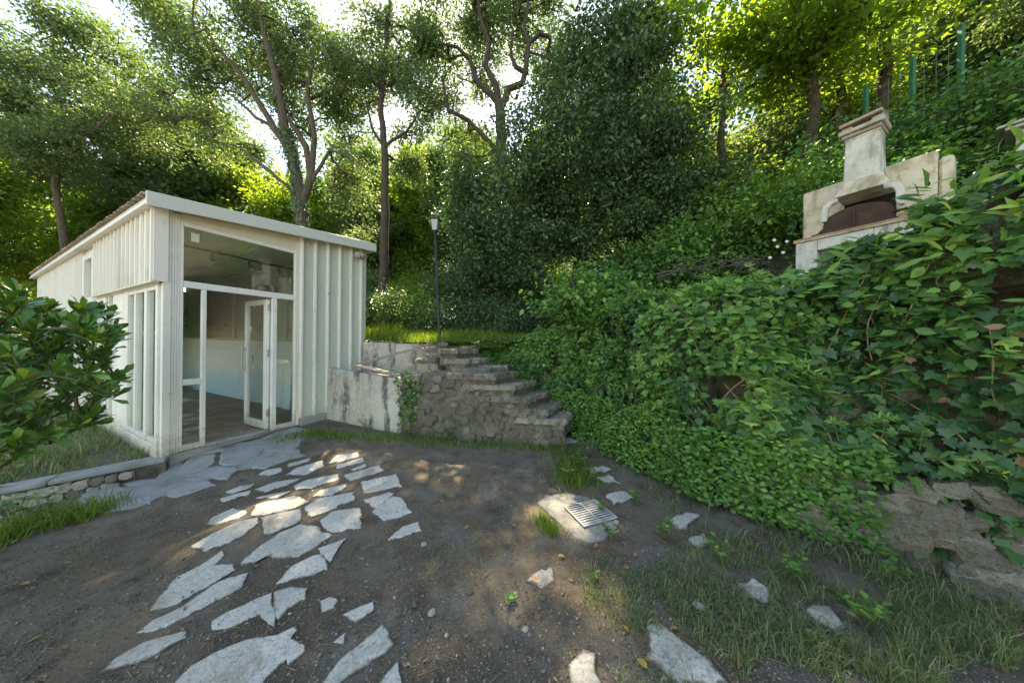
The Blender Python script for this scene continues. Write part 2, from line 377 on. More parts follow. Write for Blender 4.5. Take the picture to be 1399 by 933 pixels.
class MB:
    def __init__(s): s.v = []; s.f = []
    def box(s, x0, x1, y0, y1, z0, z1):
        b = len(s.v)
        s.v += [(x0, y0, z0), (x1, y0, z0), (x1, y1, z0), (x0, y1, z0), (x0, y0, z1), (x1, y0, z1), (x1, y1, z1), (x0, y1, z1)]
        s.f += [tuple(b + i for i in f) for f in ((3, 2, 1, 0), (4, 5, 6, 7), (0, 1, 5, 4), (1, 2, 6, 5), (2, 3, 7, 6), (3, 0, 4, 7))]
        return s
    def hexa(s, pts):   # 8 points: bottom 4, top 4
        b = len(s.v); s.v += [tuple(p) for p in pts]
        s.f += [tuple(b + i for i in f) for f in ((3, 2, 1, 0), (4, 5, 6, 7), (0, 1, 5, 4), (1, 2, 6, 5), (2, 3, 7, 6), (3, 0, 4, 7))]
        return s
    def prism(s, lo, hi):   # two matching rings
        n = len(lo); b = len(s.v)
        s.v += [tuple(p) for p in lo] + [tuple(p) for p in hi]
        s.f += [tuple(range(b + n - 1, b - 1, -1)), tuple(range(b + n, b + 2 * n))]
        s.f += [(b + i, b + (i + 1) % n, b + n + (i + 1) % n, b + n + i) for i in range(n)]
        return s
    def tube(s, pts, r, n=8, cap=True):
        pts = [Vector(p) for p in pts]
        rr = r if isinstance(r, (list, tuple)) else [r] * len(pts)
        b = len(s.v)
        for i, p in enumerate(pts):
            d = (pts[min(i + 1, len(pts) - 1)] - pts[max(i - 1, 0)]).normalized()
            a = d.cross(Vector((.31, .17, .93)) if abs(d.z) < .9 else Vector((1, .2, 0))).normalized(); c = d.cross(a)
            for k in range(n):
                w = 2 * math.pi * k / n
                s.v.append(tuple(p + (a * math.cos(w) + c * math.sin(w)) * rr[i]))
        for i in range(len(pts) - 1):
            for k in range(n):
                s.f.append((b + i * n + k, b + i * n + (k + 1) % n, b + (i + 1) * n + (k + 1) % n, b + (i + 1) * n + k))
        if cap:
            s.f.append(tuple(b + k for k in range(n - 1, -1, -1)))
            s.f.append(tuple(b + (len(pts) - 1) * n + k for k in range(n)))
        return s
    def mesh(s, name):
        me = bpy.data.meshes.new(name); me.from_pydata(s.v, [], s.f); me.update()
        return me
    def build(s, name, mat, parent=None, bevel=0.0, world=False, smooth_shade=False):
        import bmesh
        me = s.mesh(name)
        bm = bmesh.new(); bm.from_mesh(me); bmesh.ops.recalc_face_normals(bm, faces=bm.faces); bm.to_mesh(me); bm.free()
        o = link(name, me, mat, parent, world)
        if smooth_shade:
            me.polygons.foreach_set('use_smooth', [True] * len(me.polygons))
        if bevel:
            b = o.modifiers.new('bevel', 'BEVEL'); b.width = bevel; b.segments = 1; b.limit_method = 'ANGLE'
        return o

# leaf templates: x along the leaf, y across, z up; unit length
LEAF = {}
LEAF['small'] = (np.array([(0, 0, 0), (.45, .27, .06), (1, 0, -.05), (.45, -.27, .06)]), np.array([(0, 2, 1), (0, 3, 2)]))
LEAF['oval'] = (np.array([(0, 0, 0), (.28, .25, .06), (.62, .27, .05), (1, 0, -.08), (.62, -.27, .05), (.28, -.25, .06), (.32, 0, 0), (.66, 0, -.02)]),
                np.array([(0, 6, 1), (1, 6, 7), (1, 7, 2), (2, 7, 3), (0, 5, 6), (5, 7, 6), (5, 4, 7), (4, 3, 7)]))
LEAF['lance'] = (np.array([(0, 0, 0), (.3, .10, .03), (.65, .11, .02), (1, 0, -.14), (.65, -.11, .02), (.3, -.10, .03), (.33, 0, 0), (.68, 0, -.03)]),
                 LEAF['oval'][1])
LEAF['spoon'] = (np.array([(0, 0, 0), (.35, .10, .03), (.74, .19, .03), (1, 0, -.06), (.74, -.19, .03), (.35, -.10, .03), (.38, 0, 0), (.76, 0, -.015)]),
                 LEAF['oval'][1])
_iv = [(0, 0), (-.10, .22), (.10, .48), (.30, .34), (.52, .46), (.60, .24), (1, 0)]
_ivv = [(x, y, .05 + .25 * abs(y) * .3) for x, y in _iv[1:-1]]
LEAF['ivy'] = (np.array([(0, 0, 0), (1, 0, -.08), (.45, 0, 0)] + _ivv + [(x, -y, z) for x, y, z in _ivv]),
               np.array([(0, 2, 3), (3, 2, 4), (4, 2, 5), (5, 2, 6), (6, 2, 7), (7, 2, 1), (0, 8, 2), (8, 9, 2), (9, 10, 2), (10, 11, 2), (11, 12, 2), (12, 1, 2)]))
def unit(a): return a / np.maximum(np.linalg.norm(a, axis=-1, keepdims=True), 1e-9)
def frames(direction, normal):
    x = unit(direction); z = unit(normal - x * np.sum(x * normal, -1, keepdims=True)); y = np.cross(z, x)
    return np.stack([x, y, z], 1)            # rows are axes
def leaf_cloud(name, P, B, S, kind, rnd):
    T, Fc = LEAF[kind]
    n, k = len(P), len(T)
    V = P[:, None, :] + np.einsum('ki,nij->nkj', T, B) * S[:, None, None]
    tr = (Fc[None] + (np.arange(n) * k)[:, None, None]).reshape(-1, 3)
    return np_mesh(name, V.reshape(-1, 3), tris=tr, rnd=np.repeat(np.clip(rnd, 0, 1), k))
def leaf_mesh(kind):
    T, Fc = LEAF[kind]
    return np_mesh('leaf_' + kind, T, tris=Fc, smooth_shade=False)
def rand_unit(n, rng): return unit(rng.normal(size=(n, 3)))

# ---------------------------------------------------------------- ground height
CP = np.array([(-4.1, 5.2, -.01), (-3.6, 5.7, 0), (-2, 4.8, 0), (-4.3, 4.4, -.06), (-4.6, 3.35, -.23), (-5.4, 3.0, -.36), (-7, 2.6, -.44), (-3, 2, -.2), (-2.6, 3.4, -.12), (0, 1.2, -.1), (-1.5, 1.2, -.16),
               (0, 4, -.04), (1.5, 4.4, 0), (2, 2.4, -.03), (2.6, 1.3, -.04), (.8, 2.5, -.06), (-8, 1.5, -.5), (0, -3, -.2), (5, -3, -.1), (-6, -3, -.4), (4.5, 5, 0), (-6, 8, 0), (0, 12, 0)])
def ground_z(x, y, fine=1.0):
    x = np.asarray(x, float); y = np.asarray(y, float)
    d2 = (x[..., None] - CP[:, 0]) ** 2 + (y[..., None] - CP[:, 1]) ** 2 + .12
    w = d2 ** -1.6
    z = (w * CP[:, 2]).sum(-1) / w.sum(-1)
    p = np.stack([x, y], -1)
    z = z + .018 * fbm(p, 1.1, 3, 3)
    return z + fine * (.013 * fbm(p, 4.2, 4, 9) + .004 * vnoise(p, 26, 12))
def on_ground(x, y, dz=0.0):
    z = -.1
    for _ in range(6):
        p = on_z(x, y, z + dz); z = float(ground_z(p[0], p[1]))
    return np.array([p[0], p[1], z + dz])
def grid_mesh(name, xs, ys, zf, keep=None, jitter=None):
    X, Y = np.meshgrid(xs, ys)
    Z = zf(X, Y)
    V = np.stack([X, Y, Z], -1).reshape(-1, 3)
    nx, ny = len(xs), len(ys)
    i = np.arange(nx - 1)[None, :] + (np.arange(ny - 1) * nx)[:, None]
    q = np.stack([i, i + 1, i + 1 + nx, i + nx], -1).reshape(-1, 4)
    if keep is not None:
        c = V[q].mean(1); k = keep(c[:, 0], c[:, 1]); q = q[k]
    return np_mesh(name, V, quads=q, smooth_shade=True)
def spread(a, b, step, far, grow=1.35):
    out = list(np.arange(a, b + 1e-6, step)); s = step; x = out[-1]
    while x < far: s *= grow; x += s; out.append(x)
    s = step; x = a; lo = []
    while x > -far: s *= grow; x -= s; lo.append(x)
    return np.array(lo[::-1] + out)
ground = link('ground', grid_mesh('ground', spread(-6.6, 3.6, .032, 600), spread(.9, 6.2, .032, 600), lambda X, Y: ground_z(X, Y)), 'soil')
tag(ground, 'dark packed soil of the yard strewn with grit', kind='structure')

# ---------------------------------------------------------------- hillside and terrace
C0 = on_z(219, 623, 0)                                     # near corner of the shed at floor level
U = ray(895, 468); U[2] = 0; U /= np.linalg.norm(U)        # along the glazed front
V_ = np.array([-U[1], U[0], 0])                            # along the long side
def sw(u, v, z=0): return C0 + U * u + V_ * v + np.array([0, 0, z])
HEDGE = np.array([(-.75, 6.05), (.2, 5.85), (1.05, 5.1), (1.35, 4.35), (1.62, 3.55), (1.85, 2.85), (2.42, 2.38), (3.05, 1.85), (3.65, 1.15), (4.1, .2), (4.4, -1.5), (4.8, -5), (6, -12)])
pA, pB = sw(2.98, .55)[:2], sw(2.98, 15)[:2]
REGION = [tuple(pB), tuple(pA), (-2.0, 5.85), (-.95, 5.65)] + [tuple(p + np.array([.25, .1])) for p in HEDGE] + [(20, -40), (150, -40), (150, 150), (-40, 150), (-40, 40)]
def inside(x, y, poly):
    r = np.zeros(np.shape(x), bool); n = len(poly)
    for i in range(n):
        x0, y0 = poly[i]; x1, y1 = poly[(i + 1) % n]
        c = ((y0 > y) != (y1 > y))
        with np.errstate(divide='ignore', invalid='ignore'):
            r ^= c & (x < (x1 - x0) * (y - y0) / ((y1 - y0) if y1 != y0 else 1e-9) + x0)
    return r
def hill_z(x, y):
    x = np.asarray(x, float); y = np.asarray(y, float)
    left = 1.48 + .15 * np.clip(y - 6, 0, 4)
    right = 1.75 + .22 * np.clip(x - 2.2, 0, 3)
    k = smooth(.2, 2.2, x)
    z = left * (1 - k) + right * k
    u = .90 * (x - 5.0) + .28 * (y - 4.9)
    up = np.maximum(0, u)
    z = z + .88 * np.where(up < 30, up, 30 + (up - 30) * .3) * smooth(0, 1.2, up)
    p = np.stack([x, y], -1)
    return z + .12 * fbm(p, .5, 4, 21)
hill = link('hillside', grid_mesh('hillside', spread(-6, 14, .25, 140), spread(-3, 14, .25, 140), hill_z, keep=lambda x, y: inside(x, y, REGION)), 'hill')
tag(hill, 'grassy terrace rising into a steep wooded hillside', kind='structure')

# ---------------------------------------------------------------- shed
shed_rz = math.atan2(U[1], U[0])
shed = empty('garden_room', tuple(C0), shed_rz)
tag(shed, 'small white flat-roofed outbuilding with glazed front and open door', 'outbuilding')
L = 10.2; W = 2.95
def sbox(name, mat, x0, x1, y0, y1, z0, z1, bev=.004, parent=None):
    return MB().box(x0, x1, y0, y1, z0, z1).build(name, mat, parent or shed, bev)
ROOF_Z = lambda u: 3.235 + .106 * u
sbox('foundation', 'concrete', -.03, W + .02, .004, L, -.6, -.008, .01)
sbox('plinth', 'concrete', 1.63, 2.25, -.055, .02, -.4, .13, .012)
for k in range(19):
    sbox('floor_board', 'floorwood', .06 + k * .115, .06 + k * .115 + .112, .10, L - .1, -.004, .012 + random.uniform(0, .003), .002)
sbox('threshold', 'concrete', .42, 1.21, -.02, .098, -.006, .02, .004)
sbox('floor_hatch', 'steel', .55, .95, .16, .40, .0155, .022, .002)
# walls
sbox('back_wall', 'innerw', .05, W - .05, L - .08, L, 0, 3.3)
sbox('rear_side_wall', 'innerw', W - .09, W - .03, .06, L - .09, 0, 3.5)
iw = MB().hexa([(2.2, 1.15, .013), (W - .1, 1.15, .013), (W - .1, L - .1, .013), (2.2, L - .1, .013), (2.30, 1.15, 1.52), (W - .1, 1.15, 1.52), (W - .1, L - .1, 1.52), (2.30, L - .1, 1.52)]).build('inner_retaining_wall', 'bluewall', shed, .02)
for v0, v1, z0, z1, ln in ((1.3, 6.6, .02, 1.28, .22),):   # painted boards leaning on it
    MB().hexa([(2.09, v0, z0), (2.12, v0, z0), (2.12, v1, z0), (2.09, v1, z0), (2.22, v0 + .2, z1), (2.25, v0 + .2, z1), (2.25, v1 - .35, z1), (2.22, v1 - .35, z1)]).build('wall_panel', 'bluewall', shed, .005)
sbox('wall_ledge', 'beige', 2.24, W - .1, 1.15, L - .1, 1.523, 1.56)
MB().tube([(2.19, 3.2, 1.15), (2.19, 3.2, .65), (2.19, 3.6, .45)], .008, 6).build('cable', 'blackmetal', shed)
sbox('socket_box', 'frame', 2.14, 2.19, 3.15, 3.25, .80, .90)
sbox('inner_post', 'frame', W - .16, W - .095, 3.0, 3.1, 1.562, 3.4)
sbox('inner_post', 'frame', W - .16, W - .095, 6.0, 6.1, 1.562, 3.4)
MB().tube([(.2, .9, 3.02), (1.5, .95, 3.0), (2.8, .9, 3.02)], .018, 8).build('ceiling_rail', 'blackmetal', shed)
for k, uu in enumerate((.75, 1.25, 1.7)):
    MB().tube([(uu, .93, 3.0), (uu, .93, 2.92), (uu + .02, .90, 2.84)], [.015, .03, .045], 8).build('spot_lamp', 'steel', shed)
# corner and front frame (front plane is y = 0, outside is y < 0)
sbox('corner_post', 'white', .0, .075, -.03, .05, -.02, 3.23)
for k in range(3):
    sbox('corner_rib', 'white', .077 + k * .026, .077 + k * .026 + .0245, -.022 + .004 * k, .04, 0, 3.22, .003)
sbox('corner_board', 'whiteclad', -.085, .045, -.045, -.031, 2.28, 3.24, .003)
sbox('jamb', 'frame', .155, .188, -.012, .05, .002, 3.14)
sbox('jamb', 'frame', 1.535, 1.572, -.012, .05, .002, 3.14)
sbox('cover_strip', 'beige', 1.575, 1.618, -.02, .04, .002, 3.40)
sbox('frame_rail', 'frame', .19, 1.533, -.010, .048, 2.245, 2.335)
sbox('frame_rail', 'frame', .19, 1.533, -.010, .048, 3.08, 3.14)
sbox('frame_rail', 'frame', .19, .366, -.010, .048, .004, .075)
sbox('frame_rail', 'frame', .19, .366, -.010, .048, .90, .98)
sbox('frame_rail', 'frame', 1.272, 1.533, -.010, .048, .004, .075)
sbox('frame_post', 'frame', .368, .415, -.014, .052, .002, 2.243)
sbox('frame_post', 'frame', 1.205, 1.27, -.014, .052, .002, 2.243)
for (a, b, c, d) in ((.19, 1.533, 2.337, 3.078), (.19, .366, .982, 2.243), (.19, .366, .077, .898), (1.272, 1.533, .077, 2.243)):
    sbox('pane', 'glass', a, b, .016, .021, c, d, 0)
sbox('sticker', 'paper', .26, .34, .012, .0145, 2.90, 3.02, 0)
hd = MB().hexa([(.155, -.006, 3.142), (1.574, -.006, 3.142), (1.574, .05, 3.142), (.155, .05, 3.142), (.155, -.006, ROOF_Z(.155) - .01), (1.574, -.006, ROOF_Z(1.574) - .01), (1.574, .05, ROOF_Z(1.574) - .01), (.155, .05, ROOF_Z(.155) - .01)]).build('header_panel', 'beige', shed, .003)
sbox('header_joint', 'beige', .93, .945, -.010, -.0065, 3.20, 3.36, 0)
# open door leaf, hinged on the right post and swung 90 degrees inwards
dm = MB().box(-.055, -.005, .0, .085, .03, 2.215).box(-.055, -.005, .67, .755, .03, 2.215).box(-.054, -.006, .086, .669, .03, .15).box(-.054, -.006, .086, .669, 2.13, 2.215)
dm.v = [(x + 1.2, y + .055, z) for x, y, z in dm.v]
door = dm.build('door', 'frame', shed, .003)
def dpart(mb, name, mat, bev=0.0):
    mb.v = [(x + 1.2, y + .055, z) for x, y, z in mb.v]
    return mb.build(name, mat, door, bev)
dpart(MB().box(-.034, -.028, .087, .668, .152, 2.128), 'pane', 'glass')
dpart(MB().tube([(-.06, .70, 1.02), (-.10, .70, 1.02)], .008, 8), 'handle_mount', 'steel')
dpart(MB().tube([(-.06, .70, 1.36), (-.10, .70, 1.36)], .008, 8), 'handle_mount', 'steel')
dpart(MB().tube([(-.105, .70, .96), (-.105, .70, 1.42)], .013, 10), 'door_handle', 'steel')
for z in (.25, 1.25, 2.02):
    dpart(MB().tube([(-.03, -.014, z), (-.03, -.014, z + .12)], .012, 8), 'hinge', 'steel')
# sage cladding with white ribs to the right
us = [1.64, 1.868, 2.10, 2.335, 2.575, 2.805, 2.95]
for i in range(6):
    a, b = us[i], us[i + 1]
    MB().hexa([(a + .002, .0, -.02), (b - .002, .0, -.02), (b - .002, .05, -.02), (a + .002, .05, -.02), (a + .002, .0, ROOF_Z(a)), (b - .002, .0, ROOF_Z(b)), (b - .002, .05, ROOF_Z(b)), (a + .002, .05, ROOF_Z(a))]).build('cladding_panel', 'clad', shed, .002)
    for q in range(4):
        uu = a + .055 + q * (b - a - .06) / 4
        MB().box(uu, uu + .006, -.004, -.0005, .14, ROOF_Z(a) - .02).build('cladding_groove', 'clad', shed)
for i in range(6):
    a = us[i]
    MB().hexa([(a - .018, -.055, .12), (a + .022, -.055, .12), (a + .034, -.001, .12), (a - .030, -.001, .12), (a - .018, -.055, ROOF_Z(a) - .01), (a + .022, -.055, ROOF_Z(a) - .01), (a + .034, -.001, ROOF_Z(a) - .01), (a - .030, -.001, ROOF_Z(a) - .01)]).build('cladding_rib', 'white', shed, .006)
# long side: outside is x < 0
sbox('sill_beam', 'white', -.035, .05, .052, 3.5, -.05, .13, .006)
sbox('head_beam', 'white', -.03, .05, .052, 4.3, 2.245, 2.32, .004)
muls = [(.055, .13), (.50, .60), (1.0, 1.06), (1.40, 1.56)]
for a, b in muls: sbox('mullion', 'frame', -.028, .04, a, b, .132, 2.243, .004)
for a, b in ((.60, .625), (1.06, 1.085)): sbox('sash_stile', 'frame', -.018, .03, a, b, .20, 2.19, .004)
for a, b in ((.132, .498), (.602, .998), (1.062, 1.398)):
    sbox('sash_rail', 'frame', -.02, .032, a, b, .134, .198, .003)
    sbox('sash_rail', 'frame', -.02, .032, a, b, 2.192, 2.241, .003)
    sbox('pane', 'glass', .004, .009, a + .002, b - .002, .2, 2.19, 0)
sbox('wall_board', 'whiteclad', -.02, .04, 1.562, 2.05, .132, 2.243, .004)
sbox('wall_board', 'whiteclad', -.02, .04, 2.052, 2.28, .132, 2.243, .004)
sbox('pane', 'glass', .004, .009, 2.282, 2.72, .132, 2.243, 0)
sbox('mullion', 'frame', -.028, .04, 2.49, 2.53, .134, 2.241, .004)
sbox('wall_board', 'whiteclad', -.02, .04, 2.722, 3.2, .132, 2.243, .004)
sbox('wall_board', 'whiteclad', -.02, .04, 3.202, 3.45, .132, 2.243, .004)
# projecting upper cladding boards
nb = 15
for k in range(nb):
    a = -.03 + k * 3.36 / nb; b = a + 3.36 / nb - .004
    MB().hexa([(-.10, a, 2.29), (-.10, a, 2.29), (-.034, b, 2.29), (-.034, a, 2.29), (-.10, a, 3.25), (-.10, a, 3.25), (-.034, b, 3.25), (-.034, a, 3.25)]) if False else None
    MB().hexa([(-.105, a, 2.285), (-.034, a, 2.285), (-.034, b, 2.285), (-.072, b, 2.285), (-.105, a, 3.235), (-.034, a, 3.235), (-.034, b, 3.235), (-.072, b, 3.235)]).build('cladding_board', 'whiteclad', shed, .004)
sbox('cladding_soffit', 'beige', -.10, -.031, -.03, 3.33, 2.262, 2.283, .002)
sbox('wall_core', 'white', -.030, .05, .052, 3.33, 2.322, 3.30, 0)
# tall narrow window beyond
sbox('mullion', 'frame', -.06, .04, 3.46, 3.56, .132, 3.14, .004)
sbox('mullion', 'frame', -.06, .04, 4.2, 4.32, .132, 3.14, .004)
sbox('frame_rail', 'frame', -.05, .04, 3.562, 4.198, 3.04, 3.14, .004)
sbox('frame_rail', 'frame', -.05, .04, 3.562, 4.198, 2.14, 2.243, .004)
sbox('pane', 'glass', .004, .009, 3.562, 4.198, 2.322, 3.038, 0)
sbox('pane', 'glass', .004, .009, 3.562, 4.198, .134, 2.138, 0)
sbox('wall_core', 'white', -.03, .05, 3.335, 4.32, 3.142, 3.30, 0)
nb = 25
for k in range(nb):
    a = 4.325 + k * (L - 4.33) / nb; b = a + (L - 4.33) / nb - .004
    z0 = 2.12 if 5.0 < (a + b) / 2 < 7.2 else .02
    MB().hexa([(-.085, a, z0), (.03, a, z0), (.03, b, z0), (-.055, b, z0), (-.085, a, 3.29), (.03, a, 3.29), (.03, b, 3.29), (-.055, b, 3.29)]).build('cladding_board', 'whiteclad', shed, .004)
sbox('window_lintel', 'beige', -.10, .03, 5.0, 7.2, 2.06, 2.118, .004)
sbox('window_frame', 'frame', -.05, .03, 5.0, 7.2, 1.96, 2.058, .004)
sbox('pane', 'glass', .0, .006, 5.0, 7.2, .3, 1.958, 0)
sbox('wall_board', 'whiteclad', -.05, .03, 5.0, 7.2, .02, .298, .004)
# roof: mono-pitch slab falling towards the long side
e, fo = .172, .17
def roofpiece(name, mat, u0, u1, v0, v1, dz0, dz1, bev=.004):
    return MB().hexa([(u0, v0, ROOF_Z(u0) + dz0), (u1, v0, ROOF_Z(u1) + dz0), (u1, v1, ROOF_Z(u1) + dz0), (u0, v1, ROOF_Z(u0) + dz0), (u0, v0, ROOF_Z(u0) + dz1), (u1, v0, ROOF_Z(u1) + dz1), (u1, v1, ROOF_Z(u1) + dz1), (u0, v1, ROOF_Z(u0) + dz1)]).build(name, mat, shed, bev)
roof = roofpiece('roof', 'fascia', -e + .03, W + .08, -fo + .03, L + .25, .045, .112)
roofpiece('soffit', 'white', -e + .004, W + .078, -fo + .032, L + .22, 0.0, .043)
roofpiece('fascia', 'fascia', -e, W + .115, -fo - .012, -fo + .028, -.035, .145, .006)
roofpiece('fascia_return', 'fascia', W + .082, W + .113, -fo + .03, L + .2, -.03, .14, .006)
ntile = 56
for k in range(ntile):
    v0 = -fo + .04 + k * (L + .2) / ntile; w = (L + .2) / ntile
    n = 6; lo = []; hi = []
    for q in range(n + 1):
        t_ = math.pi * q / n
        lo.append((-e - .012 + random.uniform(-.012, .012), v0 + w * .5 - math.cos(t_) * w * .46, ROOF_Z(-e) + .118 + math.sin(t_) * .03))
    lo += [(lo[0][0], p[1], p[2] - .013) for p in lo[::-1]]
    hi = [(.12, p[1], p[2] + .034) for p in lo]
    MB().prism(lo, hi).build('roof_tile', 'tile', roof)
# round wall light
wl = empty('wall_spotlight', tuple(sw(2.72, -.0, 3.38)), shed_rz)
tag(wl, 'small round spotlight under the grey roof edge of the outbuilding', 'wall light')
MB().tube([(0, -.002, 0), (0, -.03, 0)], .05, 14).build('mount', 'white', wl)
MB().tube([(0, -.03, 0), (-.03, -.07, -.02)], .02, 8).build('arm', 'white', wl)
MB().tube([(-.03, -.06, -.02), (-.05, -.10, -.03), (-.075, -.15, -.04)], [.035, .05, .062], 14).build('lamp_head', 'white', wl, smooth_shade=True)
MB().tube([(.05, -.05, -.01), (.06, -.10, -.02), (.07, -.14, -.03)], [.03, .045, .055], 14).build('lamp_head', 'white', wl, smooth_shade=True)
for a, b in (((-.076, -.151, -.04), (-.078, -.155, -.041)), ((.0705, -.142, -.03), (.072, -.146, -.031))):
    MB().tube([a, b], .045, 14).build('lens', 'lampglass', wl)

# ---------------------------------------------------------------- paving
def poly_slab(name, pts, mat, parent, h=.014, jit=.012, seed=0, inset=.012, world=True, lift=0.0, up=None, depth=.03, grow_=0.0):
    rng = random.Random(seed)
    P = []
    n = len(pts)
    for i in range(n):
        a = np.array(pts[i][:2]); b = np.array(pts[(i + 1) % n][:2]); d = np.linalg.norm(b - a)
        m = max(1, int(d / .055))
        nrm = np.array([b[1] - a[1], a[0] - b[0]]) / max(d, 1e-6)
        for k in range(m):
            j = rng.uniform(-jit, jit) if k else rng.uniform(-jit, jit) * .4
            P.append(a + (b - a) * k / m + nrm * j)
    P = np.array(P); c = P.mean(0)
    if grow_: P = P + (P - c) / np.maximum(np.linalg.norm(P - c, axis=1, keepdims=True), 1e-6) * grow_
    # orient counter-clockwise
    x, y = P[:, 0], P[:, 1]
    if np.sum(x * np.roll(y, -1) - np.roll(x, -1) * y) < 0: P = P[::-1]
    gz = (lambda q: ground_z(q[:, 0], q[:, 1], 0.0)) if up is None else up
    def ring(k, dz):
        d = c - P; l = np.maximum(np.linalg.norm(d, axis=1, keepdims=True), 1e-6)
        q = P + d / l * np.minimum(k, l * .5)
        return np.concatenate([q, (gz(q) + dz + lift)[:, None]], 1)
    rings = [ring(0, -depth), ring(0, h * .55), ring(inset, h), ring(inset + .035, h + .0006), ring(inset + .09, h + .001)]
    n = len(P)
    V = np.concatenate(rings)
    f = []
    for r in range(4):
        for i in range(n): f.append((r * n + i, r * n + (i + 1) % n, (r + 1) * n + (i + 1) % n, (r + 1) * n + i))
    f.append(tuple(4 * n + i for i in range(n)))
    me = bpy.data.meshes.new(name); me.from_pydata([tuple(v) for v in V], [], f); me.update()
    at = me.attributes.new('inner', 'FLOAT', 'POINT'); at.data.foreach_set('value', np.repeat([0, 0, .2, .75, 1.0], n).astype(np.float32))
    return link(name, me, mat, parent, world)
Z5 = lambda pts: [on_ground(x / 2.644, y / 2.644 + 580, .01) for x, y in pts]
Z6 = lambda pts: [on_ground(400 + x / 2.644, y / 2.644 + 580, .01) for x, y in pts]
path = poly_slab('path', [on_ground(*p) for p in [(88, 694), (150, 672), (214, 657), (222, 630), (300, 612), (352, 600), (404, 584), (424, 588), (404, 612), (418, 622), (372, 634), (318, 645), (262, 664), (180, 696), (130, 702)]], 'apron', None, h=.014, jit=.03, seed=5, inset=.03)
tag(path, 'smooth grey cement apron and flagstone path before the glazed door', kind='structure')
flags5 = [
 [(370,890),(430,835),(520,785),(668,742),(665,770),(570,820),(450,865)],
 [(505,742),(560,700),(660,652),(672,680),(600,720)],
 [(548,668),(600,590),(640,545),(720,510),(800,458),(805,475),(770,510),(835,503),(842,525),(690,610),(640,640)],
 [(678,640),(790,565),(890,538),(870,580),(740,655),(678,680)],
 [(770,705),(830,670),(975,612),(985,725),(940,675),(840,725),(780,732)],
 [(993,605),(1050,590),(1100,592),(1095,622),(1040,660),(1005,697)],
 [(1160,640),(1190,625),(1212,632),(1200,655),(1165,672)],
 [(1245,685),(1310,655),(1345,638),(1348,668),(1290,697)],
 [(620,955),(690,870),(780,820),(890,780),(950,770),(990,770),(1050,738),(1062,745),(1045,775),(1090,800),(1080,820),(1020,850),(960,900),(930,940),(900,970),(800,985)],
 [(695,435),(760,395),(860,350),(925,335),(930,355),(850,410),(800,435),(745,452)],
 [(870,500),(920,455),(1010,390),(1080,365),(1130,365),(1195,400),(1130,440),(1080,475),(1000,475),(960,465),(930,495)],
 [(1003,570),(1060,505),(1130,475),(1160,470),(1177,520),(1100,545)],
 [(1155,445),(1220,425),(1248,412),(1215,455),(1195,492)],
 [(750,360),(770,330),(840,300),(895,315),(860,335),(800,350)],
 [(912,326),(930,285),(1060,258),(1115,275),(1060,300),(960,322)],
 [(945,334),(1085,304),(1085,340),(1070,355),(980,390),(960,385)],
 [(1103,295),(1150,270),(1275,243),(1275,268),(1200,303),(1125,332)],
 [(1158,345),(1200,312),(1300,300),(1300,370),(1190,382)],
 [(925,235),(1000,205),(1085,192),(1040,215),(960,243)],
 [(1065,222),(1110,200),(1215,178),(1222,195),(1130,225),(1075,232)],
 [(1130,260),(1160,235),(1245,213),(1250,225),(1200,252)],
 [(820,240),(870,220),(920,213),(890,233),(840,247)],
 [(795,265),(905,238),(895,252),(810,274)],
 [(935,180),(960,165),(1010,155),(1015,170),(970,180)],
 [(1035,180),(1080,153),(1165,128),(1165,147),(1110,175)],
 [(1040,142),(1120,120),(1110,135),(1045,152)],
 [(930,262),(1000,248),(1050,240),(1000,262)],
]
flags6 = [
 [(127,140),(160,112),(235,97),(240,112),(190,128)],
 [(160,145),(250,120),(255,132),(165,155)],
 [(215,160),(262,140),(262,153),(225,163)],
 [(185,180),(310,148),(328,168),(210,202)],
 [(250,205),(370,180),(390,222),(262,243)],
 [(257,270),(345,243),(365,250),(300,297)],
 [(290,312),(360,258),(390,262),(430,315),(330,342)],
 [(350,410),(400,365),(450,350),(458,380)],
 [(105,930),(160,860),(320,725),(355,790),(330,820),(220,885),(150,935),(120,950)],
 [(290,960),(375,865),(398,960)],
 [(-30,610),(45,592),(40,625),(-20,645)],
 [(-20,810),(30,795),(35,815),(-10,850)],
 [(150,785),(185,760),(180,785)],
]
apr = [[(270,310),(300,245),(400,215),(480,235),(440,280),(350,315)], [(420,208),(540,195),(620,190),(560,240),(490,233)], [(570,245),(640,195),(730,193),(780,215),(640,260)], [(450,290),(500,245),(560,250),(540,285)], [(620,180),(700,110),(780,105),(770,140),(700,175)],
       [(640,189),(710,180),(790,150),(860,160),(820,198),(740,192)], [(790,140),(800,95),(880,75),(960,80),(930,118),(850,148)], [(870,156),(945,124),(1030,110),(1055,122),(960,158)], [(890,72),(940,60),(1010,70),(1040,103),(970,92)]]
for k, pl in enumerate(apr):
    poly_slab('paving_slab', Z5(pl), 'apronstone', path, h=.016, jit=.014, seed=40 + k, inset=.02)
i = 0
for grp, fn in ((flags5, Z5), (flags6, Z6)):
    for pl in grp:
        poly_slab('flagstone', fn(pl), 'flag' if i % 5 else 'flagw', path, h=.009, jit=.008, seed=100 + i, inset=.009, grow_=.015); i += 1
